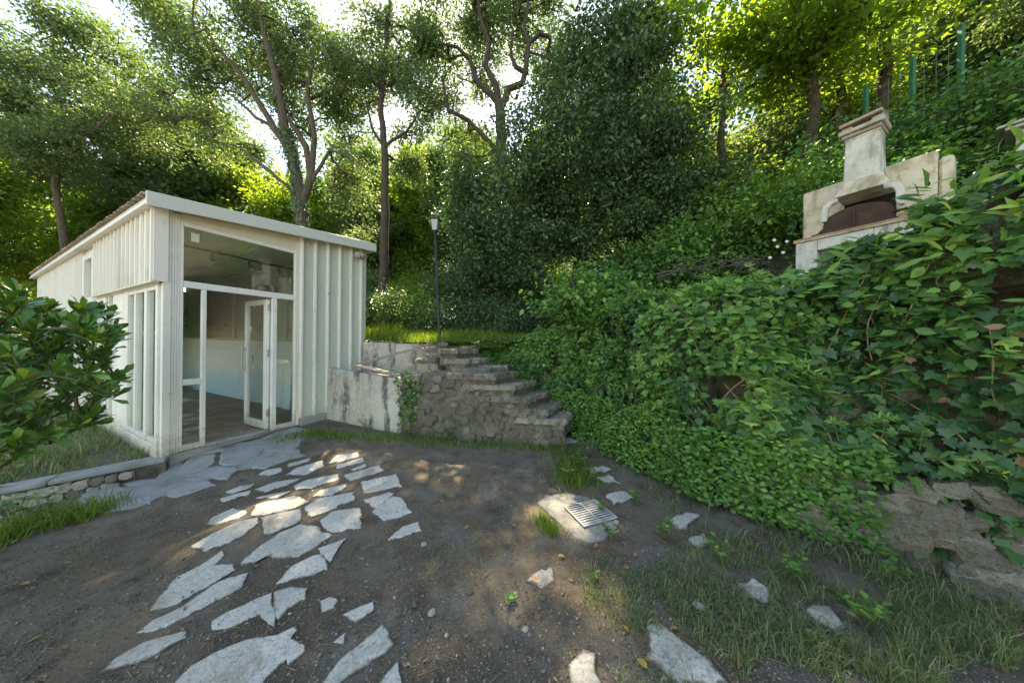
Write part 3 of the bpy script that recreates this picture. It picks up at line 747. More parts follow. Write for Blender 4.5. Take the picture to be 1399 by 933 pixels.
rough = [[(1005,880),(1050,825),(1085,835),(1080,900),(1110,940),(1020,950)], [(1285,730),(1330,725),(1420,800),(1500,860),(1560,930),(1400,940),(1300,850)],
         [(1135,255),(1190,245),(1225,265),(1160,290)], [(1050,160),(1120,150),(1150,165),(1090,178)], [(1095,195),(1140,185),(1180,215),(1120,205)], [(960,60),(1000,50),(1030,62),(985,72)],
         [(1360,350),(1420,320),(1470,330),(1400,375)], [(1430,420),(1480,400),(1500,425),(1450,435)], [(1620,580),(1660,560),(1720,600),(1700,640),(1650,620)], [(1870,680),(1930,660),(1985,720),(1960,745),(1890,720)],
         [(850,560),(930,515),(940,560),(900,580)]]
for k, pl in enumerate(rough):
    poly_slab('flagstone', Z6(pl), 'flagw', ground, h=.022 if k < 10 else .010, jit=.02, seed=300 + k, grow_=.02)

# pebbles and litter on the yard
def yard_points(n, rng, cond=None):
    out = []
    tot = 0
    while tot < n:
        px = rng.uniform(0, 1399, 4 * n); py = rng.uniform(600, 960, 4 * n)
        d = np.stack([(px - 699.5) / F, np.ones_like(px), -(py - 466.5) / F], -1)
        t = (-.1 - H) / d[:, 2]
        p = d * t[:, None]
        k = np.ones(len(p), bool) if cond is None else cond(px, py, p)
        p = p[k]; out.append(p[:, :2]); tot += len(p)
    p = np.concatenate(out)[:n]
    return np.concatenate([p, ground_z(p[:, 0], p[:, 1])[:, None]], 1)
rng = np.random.default_rng(3)
octa = np.array([(1, 0, 0), (-1, 0, 0), (0, 1, 0), (0, -1, 0), (0, 0, 1), (0, 0, -.6), (.6, .6, .5), (-.6, .6, .3), (-.5, -.6, .5), (.6, -.6, .35)], float)
LEAF['pebble'] = (octa * np.array([1, .8, .55]), np.array([(4, 0, 6), (4, 6, 2), (4, 2, 7), (4, 7, 1), (4, 1, 8), (4, 8, 3), (4, 3, 9), (4, 9, 0), (0, 5, 6), (6, 5, 2), (2, 5, 7), (7, 5, 1), (1, 5, 8), (8, 5, 3), (3, 5, 9), (9, 5, 0)]))
P = yard_points(21000, rng, lambda px, py, p: (vnoise(p[:, :2], 1.4, 5) + .7 * vnoise(p[:, :2], 4.4, 6) + rng.uniform(-.4, .4, len(px)) > .15) & (p[:, 0] > -7.5))
S = .0025 + .007 * rng.random(len(P)) ** 3 + .011 * rng.random(len(P)) * (rng.random(len(P)) > .97)
a = rng.uniform(0, 6.28, len(P))
B = frames(np.stack([np.cos(a), np.sin(a), rng.normal(0, .2, len(P))], -1), np.stack([rng.normal(0, .3, len(P)), rng.normal(0, .3, len(P)), np.ones(len(P))], -1))
peb = link('gravel', leaf_cloud('gravel', P + np.array([0, 0, .001]), B, S, 'pebble', rng.random(len(P)) ** 1.5), 'pebble')
tag(peb, 'fine grit and pebbles scattered over the dark soil', 'gravel', kind='stuff')
P = yard_points(2400, rng, lambda px, py, p: (vnoise(p[:, :2], .9, 15) + rng.uniform(-.7, .7, len(px)) > .1))
a = rng.uniform(0, 6.28, len(P))
B = frames(np.stack([np.cos(a), np.sin(a), rng.normal(0, .15, len(P))], -1), np.stack([rng.normal(0, .35, len(P)), rng.normal(0, .35, len(P)), np.ones(len(P))], -1))
lit = link('leaf_litter', leaf_cloud('leaf_litter', P + np.array([0, 0, .006]), B, .012 + .022 * rng.random(len(P)) ** 2, 'small', rng.random(len(P))), 'litter')
tag(lit, 'dry leaf crumbs and bark bits littering the soil', 'litter', kind='stuff')

# loose rocks
def rock_mesh(seed, sx=1, sy=1, sz=.6, sub=2, rough_=.28):
    import bmesh
    bm = bmesh.new(); bmesh.ops.create_icosphere(bm, subdivisions=sub, radius=1)
    vs = np.array([v.co for v in bm.verts])
    d = 1 + rough_ * fbm(vs + seed * 7.3, 1.1, 3, seed)
    q = np.round(vs * 1.6) / 1.6 * .35 + vs * .65
    vs2 = q * d[:, None] * np.array([sx, sy, sz])
    for v, c in zip(bm.verts, vs2): v.co = c
    me = bpy.data.meshes.new('rock'); bm.to_mesh(me); bm.free()
    return me
ROCKS = [rock_mesh(s, 1, .75 + .08 * s, .5 + .05 * s) for s in range(6)]
for k in range(6): ROCKS[k].materials.append(M['stonelight'] if k % 2 else M['stone'])
def block_mesh(seed):
    import bmesh
    rg = np.random.default_rng(seed); bm = bmesh.new(); bmesh.ops.create_cube(bm, size=2)
    bmesh.ops.subdivide_edges(bm, edges=bm.edges[:], cuts=2, use_grid_fill=True)
    for v in bm.verts:
        c = np.array(v.co); c = c / max(1, np.linalg.norm(c) / 1.35) + rg.normal(0, .11, 3)
        v.co = c
    me = bpy.data.meshes.new('block'); bm.to_mesh(me); bm.free()
    return me
BLOCKS = [block_mesh(s_) for s_ in range(8)]
for k in range(8): BLOCKS[k].materials.append(M[('stone', 'stonelight', 'treadpale', 'stonelight')[k % 4]])
rocks = [(745, 778, .022, 'small pale rock lying on soil below the drain cover'), (590, 838, .026, 'pale lump of stone half sunk in the soil'), (641, 808, .03, 'square pale stone chip on the soil'), (579, 744, .022, 'dark grey rock on the soil beside the flagstones'),
         (741, 818, .02, 'round pale pebble beside fallen brown leaf'), (610, 868, .012, 'tiny white pebble on dark soil'), (895, 838, .03, 'grey rock by the edge of the grass verge'), (955, 830, .035, 'pale rock beside a broken slab in the grass'), (958, 850, .03, 'flat pale stone among grass blades'), (1240, 885, .035, 'pale rock in the tall grass'),
         (735, 845, .02, 'grey stone beside scattered pale chips'), (718, 860, .018, 'small grey stone in a patch of chips'), (696, 858, .015, 'small stone by a sprig of grass'), (1108, 868, .03, 'flat stone half hidden in grass')]
for k, (x, y, s, lb) in enumerate(rocks):
    p = on_ground(x, y)
    o = link('rock', ROCKS[k % 6], None, None, matrix=Matrix.Translation((p[0], p[1], p[2] + s * .25)) @ Matrix.Rotation(k * 1.3, 4, 'Z') @ Matrix.Scale(s, 4))
    tag(o, lb, 'rock', 'loose rocks on the yard')
# fallen leaves
lm = leaf_mesh('oval'); lm.name = 'fallen_leaf'; lm.materials.append(M['dryleaf'])
fl = [(762, 762, .075, 'yellow fallen leaf on soil below the drain cover'), (733, 799, .085, 'tan fallen leaf on bare soil by a green sprig'), (815, 745, .06, 'yellow leaf lying next to the drain cover edge'), (838, 729, .05, 'yellow green leaf beside the grate corner'), (859, 866, .06, 'yellow leaf at the edge of the grass'), (640, 720, .07, 'pale tan leaf in the sun patch'),
      (880, 905, .09, 'brown curled leaf in the corner of the broken slab'), (885, 918, .08, 'dark brown leaf beside the broken slab'), (868, 757, .07, 'brown leaf in the short grass beside the drain'), (852, 778, .06, 'russet leaf among weeds near the drain'), (703, 721, .05, 'russet leaf on soil before the drain'), (838, 648, .06, 'brown leaf at the foot of the ivy'),
      (28, 800, .08, 'straw coloured leaf on shaded soil'), (15, 745, .09, 'orange leaf under the weeds by the low wall'), (60, 870, .07, 'tan leaf lying on dark soil'), (918, 862, .05, 'small orange leaf among the pebbles')]
for k, (x, y, s, lb) in enumerate(fl):
    p = on_ground(x, y)
    o = link('fallen_leaf', lm, None, None, matrix=Matrix.Translation((p[0], p[1], p[2] + .018)) @ Matrix.Rotation(k * 2.1, 4, 'Z') @ Matrix.Rotation(.25 * math.sin(k * 5), 4, 'X') @ Matrix.Scale(s * .75, 4))
    tag(o, lb, 'leaf', 'fallen leaves on the yard')

# ---------------------------------------------------------------- drain cover
g0 = on_ground(771, 696); g1 = on_ground(813, 685); g2 = on_ground(842, 712); g3 = on_ground(800, 724)
gc = (g0 + g1 + g2 + g3) / 4
gx = (g1 - g0); gx[2] = 0; gx /= np.linalg.norm(gx)
drain = empty('drain_cover', tuple(gc), math.atan2(gx[1], gx[0]))
tag(drain, 'square metal drain grate set in a rough cement collar', 'drain')
coll = [on_ground(*p)[:2] for p in [(733, 688), (745, 680), (775, 674), (806, 682), (846, 714), (838, 727), (826, 738), (806, 742), (788, 736), (772, 722), (752, 706)]]
poly_slab('cement_collar', coll, 'collar', drain, h=.015, jit=.008, seed=77, inset=.008)
hw = .5 * np.linalg.norm(g1 - g0) * 1.02; hh = .5 * np.linalg.norm(g3 - g0) * .98
zt = .017
MB().box(-hw + .002, hw - .002, -hh + .002, hh - .002, zt, zt + .003).build('grate_shade', 'soot_and_shade', drain)  # black sheet standing in for the shade between the bars
for nm, b in (('grate_edge', (-hw, hw, -hh, -hh + .018)), ('grate_edge', (-hw, hw, hh - .018, hh)), ('grate_edge', (-hw, -hw + .018, -hh + .019, hh - .019)), ('grate_edge', (hw - .018, hw, -hh + .019, hh - .019)), ('grate_rib', (-.010, .010, -hh + .019, hh - .019))):
    MB().box(b[0], b[1], b[2], b[3], zt + .004, zt + .016).build(nm, 'grate', drain, .002)
nb = 9
for k in range(nb):
    y = -hh + .02 + (k + .5) * (2 * hh - .04) / nb
    for s0, s1 in ((-hw + .019, -.011), (.011, hw - .019)):
        MB().box(s0, s1, y - .009, y + .009, zt + .005, zt + .015).build('grate_bar', 'grate', drain, .002)

# ---------------------------------------------------------------- low stone edging wall by the shed corner
lw = empty('low_stone_wall', tuple(on_z(140, 655, -.2)))
tag(lw, 'low rubble edging wall with cement coping below the outbuilding corner', 'wall')
w0 = sw(.02, -.13)[:2]; w1 = np.array(on_z(-160, 690, -.02)[:2])
dvec = (w1 - w0) / np.linalg.norm(w1 - w0); nv = np.array([dvec[1], -dvec[0]])
if nv[1] > 0: nv = -nv
def lwp(s, d, z): q = w0 + dvec * s + nv * d; return (q[0], q[1], z)
LEN = np.linalg.norm(w1 - w0)
MB().hexa([lwp(0, .02, -.7), lwp(LEN, .02, -.9), lwp(LEN, -.22, -.9), lwp(0, -.22, -.7), lwp(0, -.02, -.06), lwp(LEN, -.02, -.14), lwp(LEN, -.22, -.14), lwp(0, -.22, -.06)]).build('wall_core', 'masonry', lw, .01, world=True)
segs = 2
for k in range(segs):
    a, b = LEN * k / segs + .001, LEN * (k + 1) / segs - .001
    za, zb = -.058 - .08 * a / LEN, -.058 - .08 * b / LEN
    MB().hexa([lwp(a, .03, za), lwp(b, .03, zb), lwp(b, -.24, zb), lwp(a, -.24, za), lwp(a, .02, za + .05), lwp(b, .02, zb + .05), lwp(b, -.23, zb + .05), lwp(a, -.23, za + .05)]).build('coping', 'apron', lw, .012, world=True)
rr = random.Random(4)
for row in range(3):
    s = .25 + .1 * row
    while s < LEN:
        w = rr.uniform(.09, .2)
        z = -.12 - .08 * s / LEN - .085 * row
        me = BLOCKS[rr.choice((1, 3, 5, 7, 2, 6, 0))]
        Mx = Matrix.Translation(lwp(s + w / 2, .015 + rr.uniform(-.01, .02), z)) @ Matrix.Rotation(math.atan2(dvec[1], dvec[0]), 4, 'Z') @ Matrix.Rotation(rr.uniform(-.3, .3), 4, 'Y') @ Matrix.Diagonal((w * .47, .05, rr.uniform(.036, .046), 1))
        link('stone', me, None, lw, True, Mx)
        s += w * .98
bedp = [lwp(.05, -.21, 0), lwp(LEN, -.21, 0), tuple(sw(-.05, 9)), tuple(sw(-.05, .12))]
bed = MB().prism([(p[0], p[1], -.6) for p in bedp], [(p[0], p[1], z) for p, z in zip(bedp, (-.05, -.10, -.04, -.03))]).build('planting_bed', 'soil', None)
tag(bed, 'raised soil bed behind the low stone wall', kind='structure')

# ---------------------------------------------------------------- plastered tank wall, stone stair
wl0 = on_z(447, 572, 0)[:2]; wr0 = on_z(548, 592, 0)[:2]; sr0 = on_z(768, 607, 0)[:2]
def wall_grid(name, mat, parent, a, b, thick, z0, ztop, rough_, seed, res=.05, world=True, mat2=None):
    """a rough wall from a to b (2D), its front on the line, thickness away from the camera; ztop(s) gives the crest"""
    d = (b - a); ln = np.linalg.norm(d); d = d / ln; n = np.array([d[1], -d[0]])
    if np.dot(n, -(a + b) / 2) < 0: n = -n
    ns = max(2, int(ln / res)); V = []; Fq = []
    nz = 22
    rows = []
    for i in range(ns + 1):
        s = ln * i / ns; top = ztop(s)
        prof = [(0, z0 + (top - z0) * k / nz) for k in range(nz + 1)] + [(-thick * q, top) for q in (.25, .5, .75, 1)] + [(-thick, z0)]
        rows.append([(a[0] + d[0] * s + n[0] * o_, a[1] + d[1] * s + n[1] * o_, z) for o_, z in prof])
    R = np.array(rows); m = R.shape[1]
    disp = rough_ * fbm(R.reshape(-1, 3), 4, 4, seed).reshape(R.shape[:2]) + rough_ * .5 * vnoise(R.reshape(-1, 3), 13, seed + 5).reshape(R.shape[:2])
    R[:, :-1, 0] += n[0] * disp[:, :-1]; R[:, :-1, 1] += n[1] * disp[:, :-1]; R[:, nz:-1, 2] += disp[:, nz:-1] * .6
    idx = np.arange((ns + 1) * m).reshape(ns + 1, m)
    q = np.stack([idx[:-1, :-1], idx[1:, :-1], idx[1:, 1:], idx[:-1, 1:]], -1).reshape(-1, 4)
    caps = []
    me = np_mesh(name, R.reshape(-1, 3), quads=q, smooth_shade=True)
    o = link(name, me, mat, parent, world)
    for row in (R[0], R[-1]):
        MB().prism([tuple(p) for p in row], [tuple(p + np.array([.004 * d[0], .004 * d[1], 0])) for p in row]).build(name + '_end', mat, parent, 0, world)
    return o
tank = empty('plaster_tank', (float(wl0[0]), float(wl0[1]), 0))
tag(tank, 'stained plaster basin walls built against the outbuilding side', 'wall')
wall_grid('front_wall', 'plaster', tank, wl0, wr0, .14, -.25, lambda s: .99 - .04 * s, .012, 31)
bk0 = sw(2.15, -.06)[:2]; bk0b = sw(2.93, -.10)[:2]; bk1 = np.array([-1.55, 6.0])
wall_grid('back_wall', 'plaster', tank, sw(2.4, -.07)[:2] + np.array([.25, .25]), bk1, .2, .4, lambda s: 1.50 - .02 * s, .014, 35)
MB().prism([(wl0[0], wl0[1] + .16, .62), (wr0[0], wr0[1] + .16, .62), (bk1[0], bk1[1], .62), (sw(2.9, -.05)[0], sw(2.9, -.05)[1], .62)], [(wl0[0], wl0[1] + .16, .66), (wr0[0], wr0[1] + .16, .66), (bk1[0], bk1[1], .66), (sw(2.9, -.05)[0], sw(2.9, -.05)[1], .66)]).build('basin_floor', 'masonry', tank, 0, True)
# rim slab and leaning pole
rim = MB()
r0 = at_depth(482, 499, 5.30); r1 = at_depth(541, 514, 4.86)
dr = (r1 - r0); dr /= np.linalg.norm(dr); nr = np.array([-dr[1], dr[0], 0]); nr /= np.linalg.norm(nr)
zz = np.array([0, 0, 1.])
plank = MB().hexa([tuple(r0 - nr * .05 - zz * .0), tuple(r1 - nr * .05), tuple(r1 + nr * .09), tuple(r0 + nr * .12), tuple(r0 - nr * .05 + zz * .03), tuple(r1 - nr * .05 + zz * .03), tuple(r1 + nr * .09 + zz * .03), tuple(r0 + nr * .12 + zz * .03)]).build('wooden_plank', 'wood', None, .004)
tag(plank, 'weathered plank lying along the rim of the plaster basin', 'plank')
q0 = at_depth(486, 499, 5.38); q1 = at_depth(604, 465, 5.95)
dq = (q1 - q0); side = np.cross(dq, zz); side /= np.linalg.norm(side); upv = np.cross(side, dq); upv /= np.linalg.norm(upv)
pl = MB().hexa([tuple(q0 - side * .03 - upv * .025), tuple(q1 - side * .03 - upv * .025), tuple(q1 + side * .03 - upv * .025), tuple(q0 + side * .03 - upv * .025), tuple(q0 - side * .03 + upv * .025), tuple(q1 - side * .03 + upv * .025), tuple(q1 + side * .03 + upv * .025), tuple(q0 + side * .03 + upv * .025)]).build('wooden_beam', 'wood', None, .005)
tag(pl, 'grey wooden beam leaning from the basin rim up to the stair head', 'beam')

stair = empty('stone_stair', (float(sr0[0]), float(sr0[1]), 0))
tag(stair, 'old rubble stone stair climbing to the grassy terrace beside the ivy', 'stair')
dst = wr0 - sr0; slen = np.linalg.norm(dst); dst /= slen
back = np.array([.46, .888])
steps_px = [(770, 725, 572), (747, 704, 559), (722, 683, 543), (702, 660, 526), (676, 638, 512.5), (663, 622, 501), (640, 612, 489), (625, 604, 477)]
def on_side(x, y, off=0.0):
    d = ray(x, y); n = np.array([dst[1], -dst[0]])
    p0 = sr0 + back * off
    t = np.dot(p0, n) / np.dot(d[:2], n)
    return CAM + d * t
crest = []
sr_ = random.Random(11)
for k, (xr, xl, y) in enumerate(steps_px):
    off = .0 if k < 5 else .12 * (k - 4)
    pr = on_side(xr, y, off); plf = on_side(xl - (26 if k < 5 else 4), y, off); z = pr[2]
    crest.append((np.dot(pr[:2] - sr0, dst), z))
    a = pr[:2]; b = plf[:2]; c = b + back * (1.0 - .05 * k); d = a + back * (1.0 - .05 * k)
    lo = [(p[0], p[1], z - .30) for p in (a, b, c, d)]
    mb = MB(); mb.prism(lo, [(p[0], p[1], z - .06) for p in (a, b, c, d)])
    mb.build('step_core', 'masonry', stair, .02, True)
    # tread slabs with rough edges
    ctr = (a + b + c + d) / 4
    for h_ in range(2):
        cut = .42 + .16 * ((k * 37) % 10) / 10
        f0, f1 = (0, cut - .012) if h_ == 0 else (cut, .99)
        q_ = [a + (d - a) * f0 - dst * .02, b + (c - b) * f0, b + (c - b) * f1, a + (d - a) * f1 - dst * .02]
        if h_ == 0:
            q_[0] = q_[0] - back * .045 - dst * .02; q_[1] = q_[1] - back * .045
        poly_slab('tread_stone', q_, 'stone' if (k + h_) % 3 else 'treadpale', stair, h=.03 + sr_.uniform(-.012, .012), jit=.032, seed=500 + 10 * k + h_, inset=.028, lift=z - .035 + sr_.uniform(-.02, .012), up=lambda q: np.zeros(len(q)), depth=.055)
cs = np.array([c[0] for c in crest]); cz = np.array([c[1] for c in crest])
def stair_top(s):
    i_ = np.searchsorted(cs, s) - 1
    return float(cz[max(0, min(i_, len(cz) - 1))]) - .055 if s > cs[0] else .12
wall_grid('side_wall', 'masonry', stair, sr0 - dst * .05, wr0 + dst * .02, .3, -.25, lambda s: min(stair_top(s - .05), 1.06 - .12 * float(smooth(slen - .5, slen, s))), .05, 41, res=.04)
for k in range(95):
    s = sr_.uniform(0, slen); top = min(stair_top(s), 1.0); z = sr_.uniform(-.02, max(.05, top - .06))
    n = np.array([dst[1], -dst[0]]);  n = n if np.dot(n, -sr0) > 0 else -n
    q = sr0 + dst * s + n * sr_.uniform(-.03, .0)
    w = sr_.uniform(.05, .12); h_ = sr_.uniform(.045, .09)
    link('stone', BLOCKS[sr_.choice((0, 4, 2, 0, 4))], None, stair, True, Matrix.Translation((q[0], q[1], z)) @ Matrix.Rotation(math.atan2(dst[1], dst[0]), 4, 'Z') @ Matrix.Rotation(sr_.uniform(-.25, .25), 4, 'Y') @ Matrix.Diagonal((w * .8, .05, h_ * .7, 1)))
for k, (x, y, w, dp) in enumerate([(585, 493, .20, 5.35), (596, 486, .19, 5.45), (612, 480, .2, 5.55), (590, 477, .17, 5.6), (625, 488, .2, 5.4), (640, 476, .2, 5.7), (605, 471, .16, 5.8), (650, 492, .18, 5.3)]):
    p = at_depth(x, y, dp)
    link('stone', BLOCKS[(0, 2, 4, 6)[k % 4]], None, stair, True, Matrix.Translation(tuple(p)) @ Matrix.Rotation(.3 * k, 4, 'Z') @ Matrix.Rotation(sr_.uniform(-.2, .2), 4, 'X') @ Matrix.Diagonal((w, w * .7, .05, 1)))

# ---------------------------------------------------------------- lamp post
lp = at_depth(601, 468, 6.3)
lamp = empty('lamp_post', (lp[0], lp[1], 1.45))
tag(lamp, 'slim black garden lamp post with four-sided lantern on the terrace edge', 'lamp post')
top = at_depth(594.5, 318, 6.3) - np.array([lp[0], lp[1], 1.45])
MB().tube([(0, 0, -.3), (0, 0, .0), tuple(top)], [.035, .033, .026], 12).build('pole', 'blackmetal', lamp, smooth_shade=True)
MB().tube([(0, 0, -.02), (0, 0, .05), (0, 0, .12)], [.06, .055, .036], 12).build('base', 'blackmetal', lamp)
tx, ty, tz = top
def ring4(s, z): return [(tx - s, ty - s, tz + z), (tx + s, ty - s, tz + z), (tx + s, ty + s, tz + z), (tx - s, ty + s, tz + z)]
MB().tube([(tx, ty, tz - .02), (tx, ty, tz + .02), (tx, ty, tz + .045)], [.03, .045, .06], 12).build('lantern', 'blackmetal', lamp)
lant = [o for o in lamp.children if o.name.startswith('lantern')][0]
MB().prism(ring4(.055, .046), ring4(.082, .27)).build('glass', 'lampglass', lant)
for sx, sy in ((-1, -1), (1, -1), (1, 1), (-1, 1)):
    MB().tube([(tx + sx * .057, ty + sy * .057, tz + .04), (tx + sx * .085, ty + sy * .085, tz + .275)], .009, 6).build('corner_bar', 'blackmetal', lant)
MB().prism(ring4(.105, .272), ring4(.115, .288)).build('rim', 'blackmetal', lant, .003)
MB().prism(ring4(.10, .289), ring4(.045, .345)).build('lantern_roof', 'blackmetal', lant, .003)
MB().tube([(tx, ty, tz + .345), (tx, ty, tz + .37), (tx, ty, tz + .40)], [.02, .03, .006], 8).build('finial', 'blackmetal', lant)

# ---------------------------------------------------------------- barbecue
fb = ray(480, 465); fb[2] = 0; fb = -fb / np.linalg.norm(fb)          # along its front, to the right
bb = np.array([-fb[1], fb[0], 0.0])                                  # into its depth
if bb[0] < 0: bb = -bb
DB = 4.55
OB = at_depth(1087, 329, DB)
bq = empty('barbecue', (OB[0], OB[1], OB[2] - .85), math.atan2(fb[1], fb[0]))
tag(bq, 'whitewashed masonry barbecue with chimney and rusty firebox on the bank', 'barbecue')
PZ = .85
def bp(x, y, off):
    """photo pixel -> local x, z on the plane 'off' metres behind the front edge"""
    d = ray(x, y); n = bb; p0 = OB + bb * off
    t = np.dot(p0 - CAM, n) / np.dot(d, n)
    q = CAM + d * t - OB
    return np.dot(q, fb), q[2] + PZ
def bbox(name, mat, x0, x1, y0, y1, z0, z1, bev=.01): return MB().box(x0, x1, y0, y1, z0, z1).build(name, mat, bq, bev)
WB = 1.62
bbox('worktop', 'bbq', -.02, WB, -.03, .80, PZ - .055, PZ, .012)
nbk = 7
for k in range(nbk):
    bbox('edge_brick', 'brick', .0 + k * .225, .22 + k * .225, -.036, -.031, PZ - .03, PZ - .005, .002)
bbox('pier', 'bbqw', 0, .24, .0, .75, -.6, PZ - .057)
bbox('pier', 'bbqw', .78, .98, .0, .75, -.6, PZ - .057)
bbox('pier', 'bbqw', WB - .2, WB - .02, .0, .75, -.6, PZ - .057)
bbox('beam', 'bbqw', .242, .778, .0, .12, PZ - .22, PZ - .057)
bbox('beam', 'bbqw', .982, WB - .202, .0, .12, PZ - .22, PZ - .057)
bbox('niche_back', 'soot_and_shade', .0, WB - .03, .752, .79, -.6, PZ - .06)
bbox('niche_lintel', 'brick', .242, .50, .12, .2, PZ - .28, PZ - .222, .005)
# chimney stack and hood, measured on their own planes
CO = .20
cx0, cz1 = bp(1152, 194, CO); cx1, _ = bp(1204, 172.5, CO); _, cz0 = bp(1153, 250, CO)
hx0, hz0 = bp(1138, 271, .09); hx1, hz1 = bp(1217, 249, .09)
cw = cx1 - cx0; cd = .36
hz = (hz0 + hz1) / 2
MB().hexa([(cx0, CO, cz0 - .06), (cx1, CO, cz0 - .06), (cx1, CO + cd, cz0 - .06), (cx0, CO + cd, cz0 - .06), (cx0 + .015, CO + .015, cz1), (cx1 - .015, CO + .015, cz1), (cx1 - .015, CO + cd - .015, cz1), (cx0 + .015, CO + cd - .015, cz1)]).build('chimney', 'bbqw', bq, .012)
chim = bpy.data.objects[[o.name for o in bq.children if o.name.startswith('chimney')][0]]
bbox('chimney_rim', 'bbqw', cx0 + .006, cx1 - .006, CO + .006, CO + cd - .006, cz1 - .03, cz1 + .012, .012)
MB().hexa([(hx0, .09, hz), (hx1, .09, hz), (hx1, .62, hz), (hx0, .62, hz), (cx0 - .003, CO - .003, cz0), (cx1 + .003, CO - .003, cz0), (cx1 + .003, CO + cd, cz0), (cx0 - .003, CO + cd, cz0)]).build('hood', 'bbq', bq, .012)
def slab(name, x0, x1, y0, y1, z, t, dz0, dz1, mat, seed):
    rg = random.Random(seed); j = lambda: rg.uniform(-.015, .015)
    MB().hexa([(x0 + j(), y0 + j(), z + dz0), (x1 + j(), y0 + j(), z + dz1), (x1 + j(), y1 + j(), z + dz1 + .01), (x0 + j(), y1 + j(), z + dz0 + .01), (x0 + j(), y0 + j(), z + t + dz0), (x1 + j(), y0 + j(), z + t + dz1), (x1 + j(), y1 + j(), z + t + dz1 + .01), (x0 + j(), y1 + j(), z + t + dz0 + .01)]).build(name, mat, chim, .012)
slab('cap_stone', cx0 - .01, cx0 + cw * .45, CO - .01, CO + cd + .01, cz1 + .014, .05, 0, .005, 'tile', 1)
slab('cap_stone', cx0 + cw * .42, cx1 + .01, CO - .01, CO + cd + .01, cz1 + .016, .045, 0, 0, 'tile', 2)
slab('cap_stone', cx0 - .04, cx1 + .03, CO - .04, CO + cd + .03, cz1 + .075, .055, 0, .0, 'stonelight', 3)
slab('cap_stone', cx0 - .02, cx0 + .09, CO, CO + cd, cz1 + .135, .045, 0, 0, 'tile', 4)
slab('cap_stone', cx1 - .1, cx1 + .01, CO, CO + cd, cz1 + .135, .05, 0, 0, 'stonelight', 5)
slab('cap_stone', cx0 - .045, cx1 + .02, CO - .05, CO + cd + .02, cz1 + .19, .05, 0, .015, 'tile', 6)
# back wall
BO = .62
ax0, az = bp(1097, 263, BO); bx1, bz = bp(1281, 204, BO)
MB().hexa([(ax0, BO, PZ), (bx1, BO, PZ - .5), (bx1, BO + .16, PZ - .5), (ax0, BO + .16, PZ), (ax0, BO, az - .03), (bx1, BO, bz), (bx1, BO + .16, bz), (ax0, BO + .16, az - .03)]).build('back_wall', 'bbq', bq, .02)
bbox('return_wall', 'bbq', bx1 + .003, bx1 + .12, BO + .05, BO + .3, PZ - .6, bz - .10, .03)
bbox('firebox_back', 'soot_and_shade', hx0 + .02, hx1 - .02, BO - .06, BO - .004, PZ + .002, hz, 0)
# arched rusty sheet
sx0, sz0 = bp(1117, 313, .10); sx1, _ = bp(1225, 288, .10)
n = 14; pts = [(sx0 - .05, PZ + .004), (sx1, PZ + .004)]
for k in range(n + 1):
    w = math.pi * k / n; pts.append(((sx0 + sx1) / 2 + .02 + math.cos(w) * (sx1 - sx0) * .45, PZ + .12 + math.sin(w) ** .7 * (hz - PZ) * .42))
MB().prism([(p[0], .10, p[1]) for p in pts], [(p[0], .112, p[1]) for p in pts]).build('rusty_sheet', 'rust', bq)
bbox('sheet_rail', 'rust', sx0 - .06, sx1 + .06, .07, .098, PZ + .003, PZ + .045, .003)
bbox('sheet_handle', 'rust', (sx0 + sx1) / 2 - .012, (sx0 + sx1) / 2 + .012, .07, .098, PZ + .05, PZ + .28, .004)
MB().box(sx1 - .02, sx1 + .22, .0, .09, PZ + .10, PZ + .112).build('side_shelf', 'rust', bq)
bbox('loose_brick', 'brick', sx1 + .02, sx1 + .12, .05, .12, PZ + .003, PZ + .07, .006)
def arm(pts, name):
    q = [bp(x, y, .10) for x, y in pts]
    MB().prism([(p[0], .07, p[1]) for p in q], [(p[0], .17, p[1]) for p in q]).build(name, 'bbqw', bq, .008)
arm([(1122, 305), (1122, 292), (1125, 283), (1132, 277), (1144, 271), (1144, 276), (1136, 281), (1132, 287), (1130, 303)], 'hood_bracket')
arm([(1207, 252), (1214, 250), (1228, 250), (1234, 253), (1237, 262), (1236, 278), (1229, 280), (1224, 275), (1224, 262), (1220, 257), (1208, 259)], 'hood_bracket')

# pillar with tile cap further right
pp = at_depth(1392, 186, 3.9)
pil = empty('tiled_pillar', (pp[0], pp[1], pp[2] - 1.4), math.atan2(fb[1], fb[0]))
tag(pil, 'short white pillar capped with broken clay tiles above the hedge', 'pillar')
MB().box(-.02, .45, -.1, .35, -.2, 1.46).build('shaft', 'bbqw', pil, .02)
for k, (x0, x1, z, tl) in enumerate(((-.10, .25, 1.463, .0), (.18, .55, 1.465, .01), (-.16, .30, 1.515, .02), (.10, .60, 1.57, .03))):
    MB().hexa([(x0, -.18, z), (x1, -.18, z + tl), (x1, .42, z + tl), (x0, .42, z), (x0 + .01, -.17, z + .04), (x1, -.17, z + tl + .04), (x1, .42, z + tl + .04), (x0, .41, z + .04)]).build('cap_tile', 'tile' if k % 2 else 'stonelight', pil, .01)

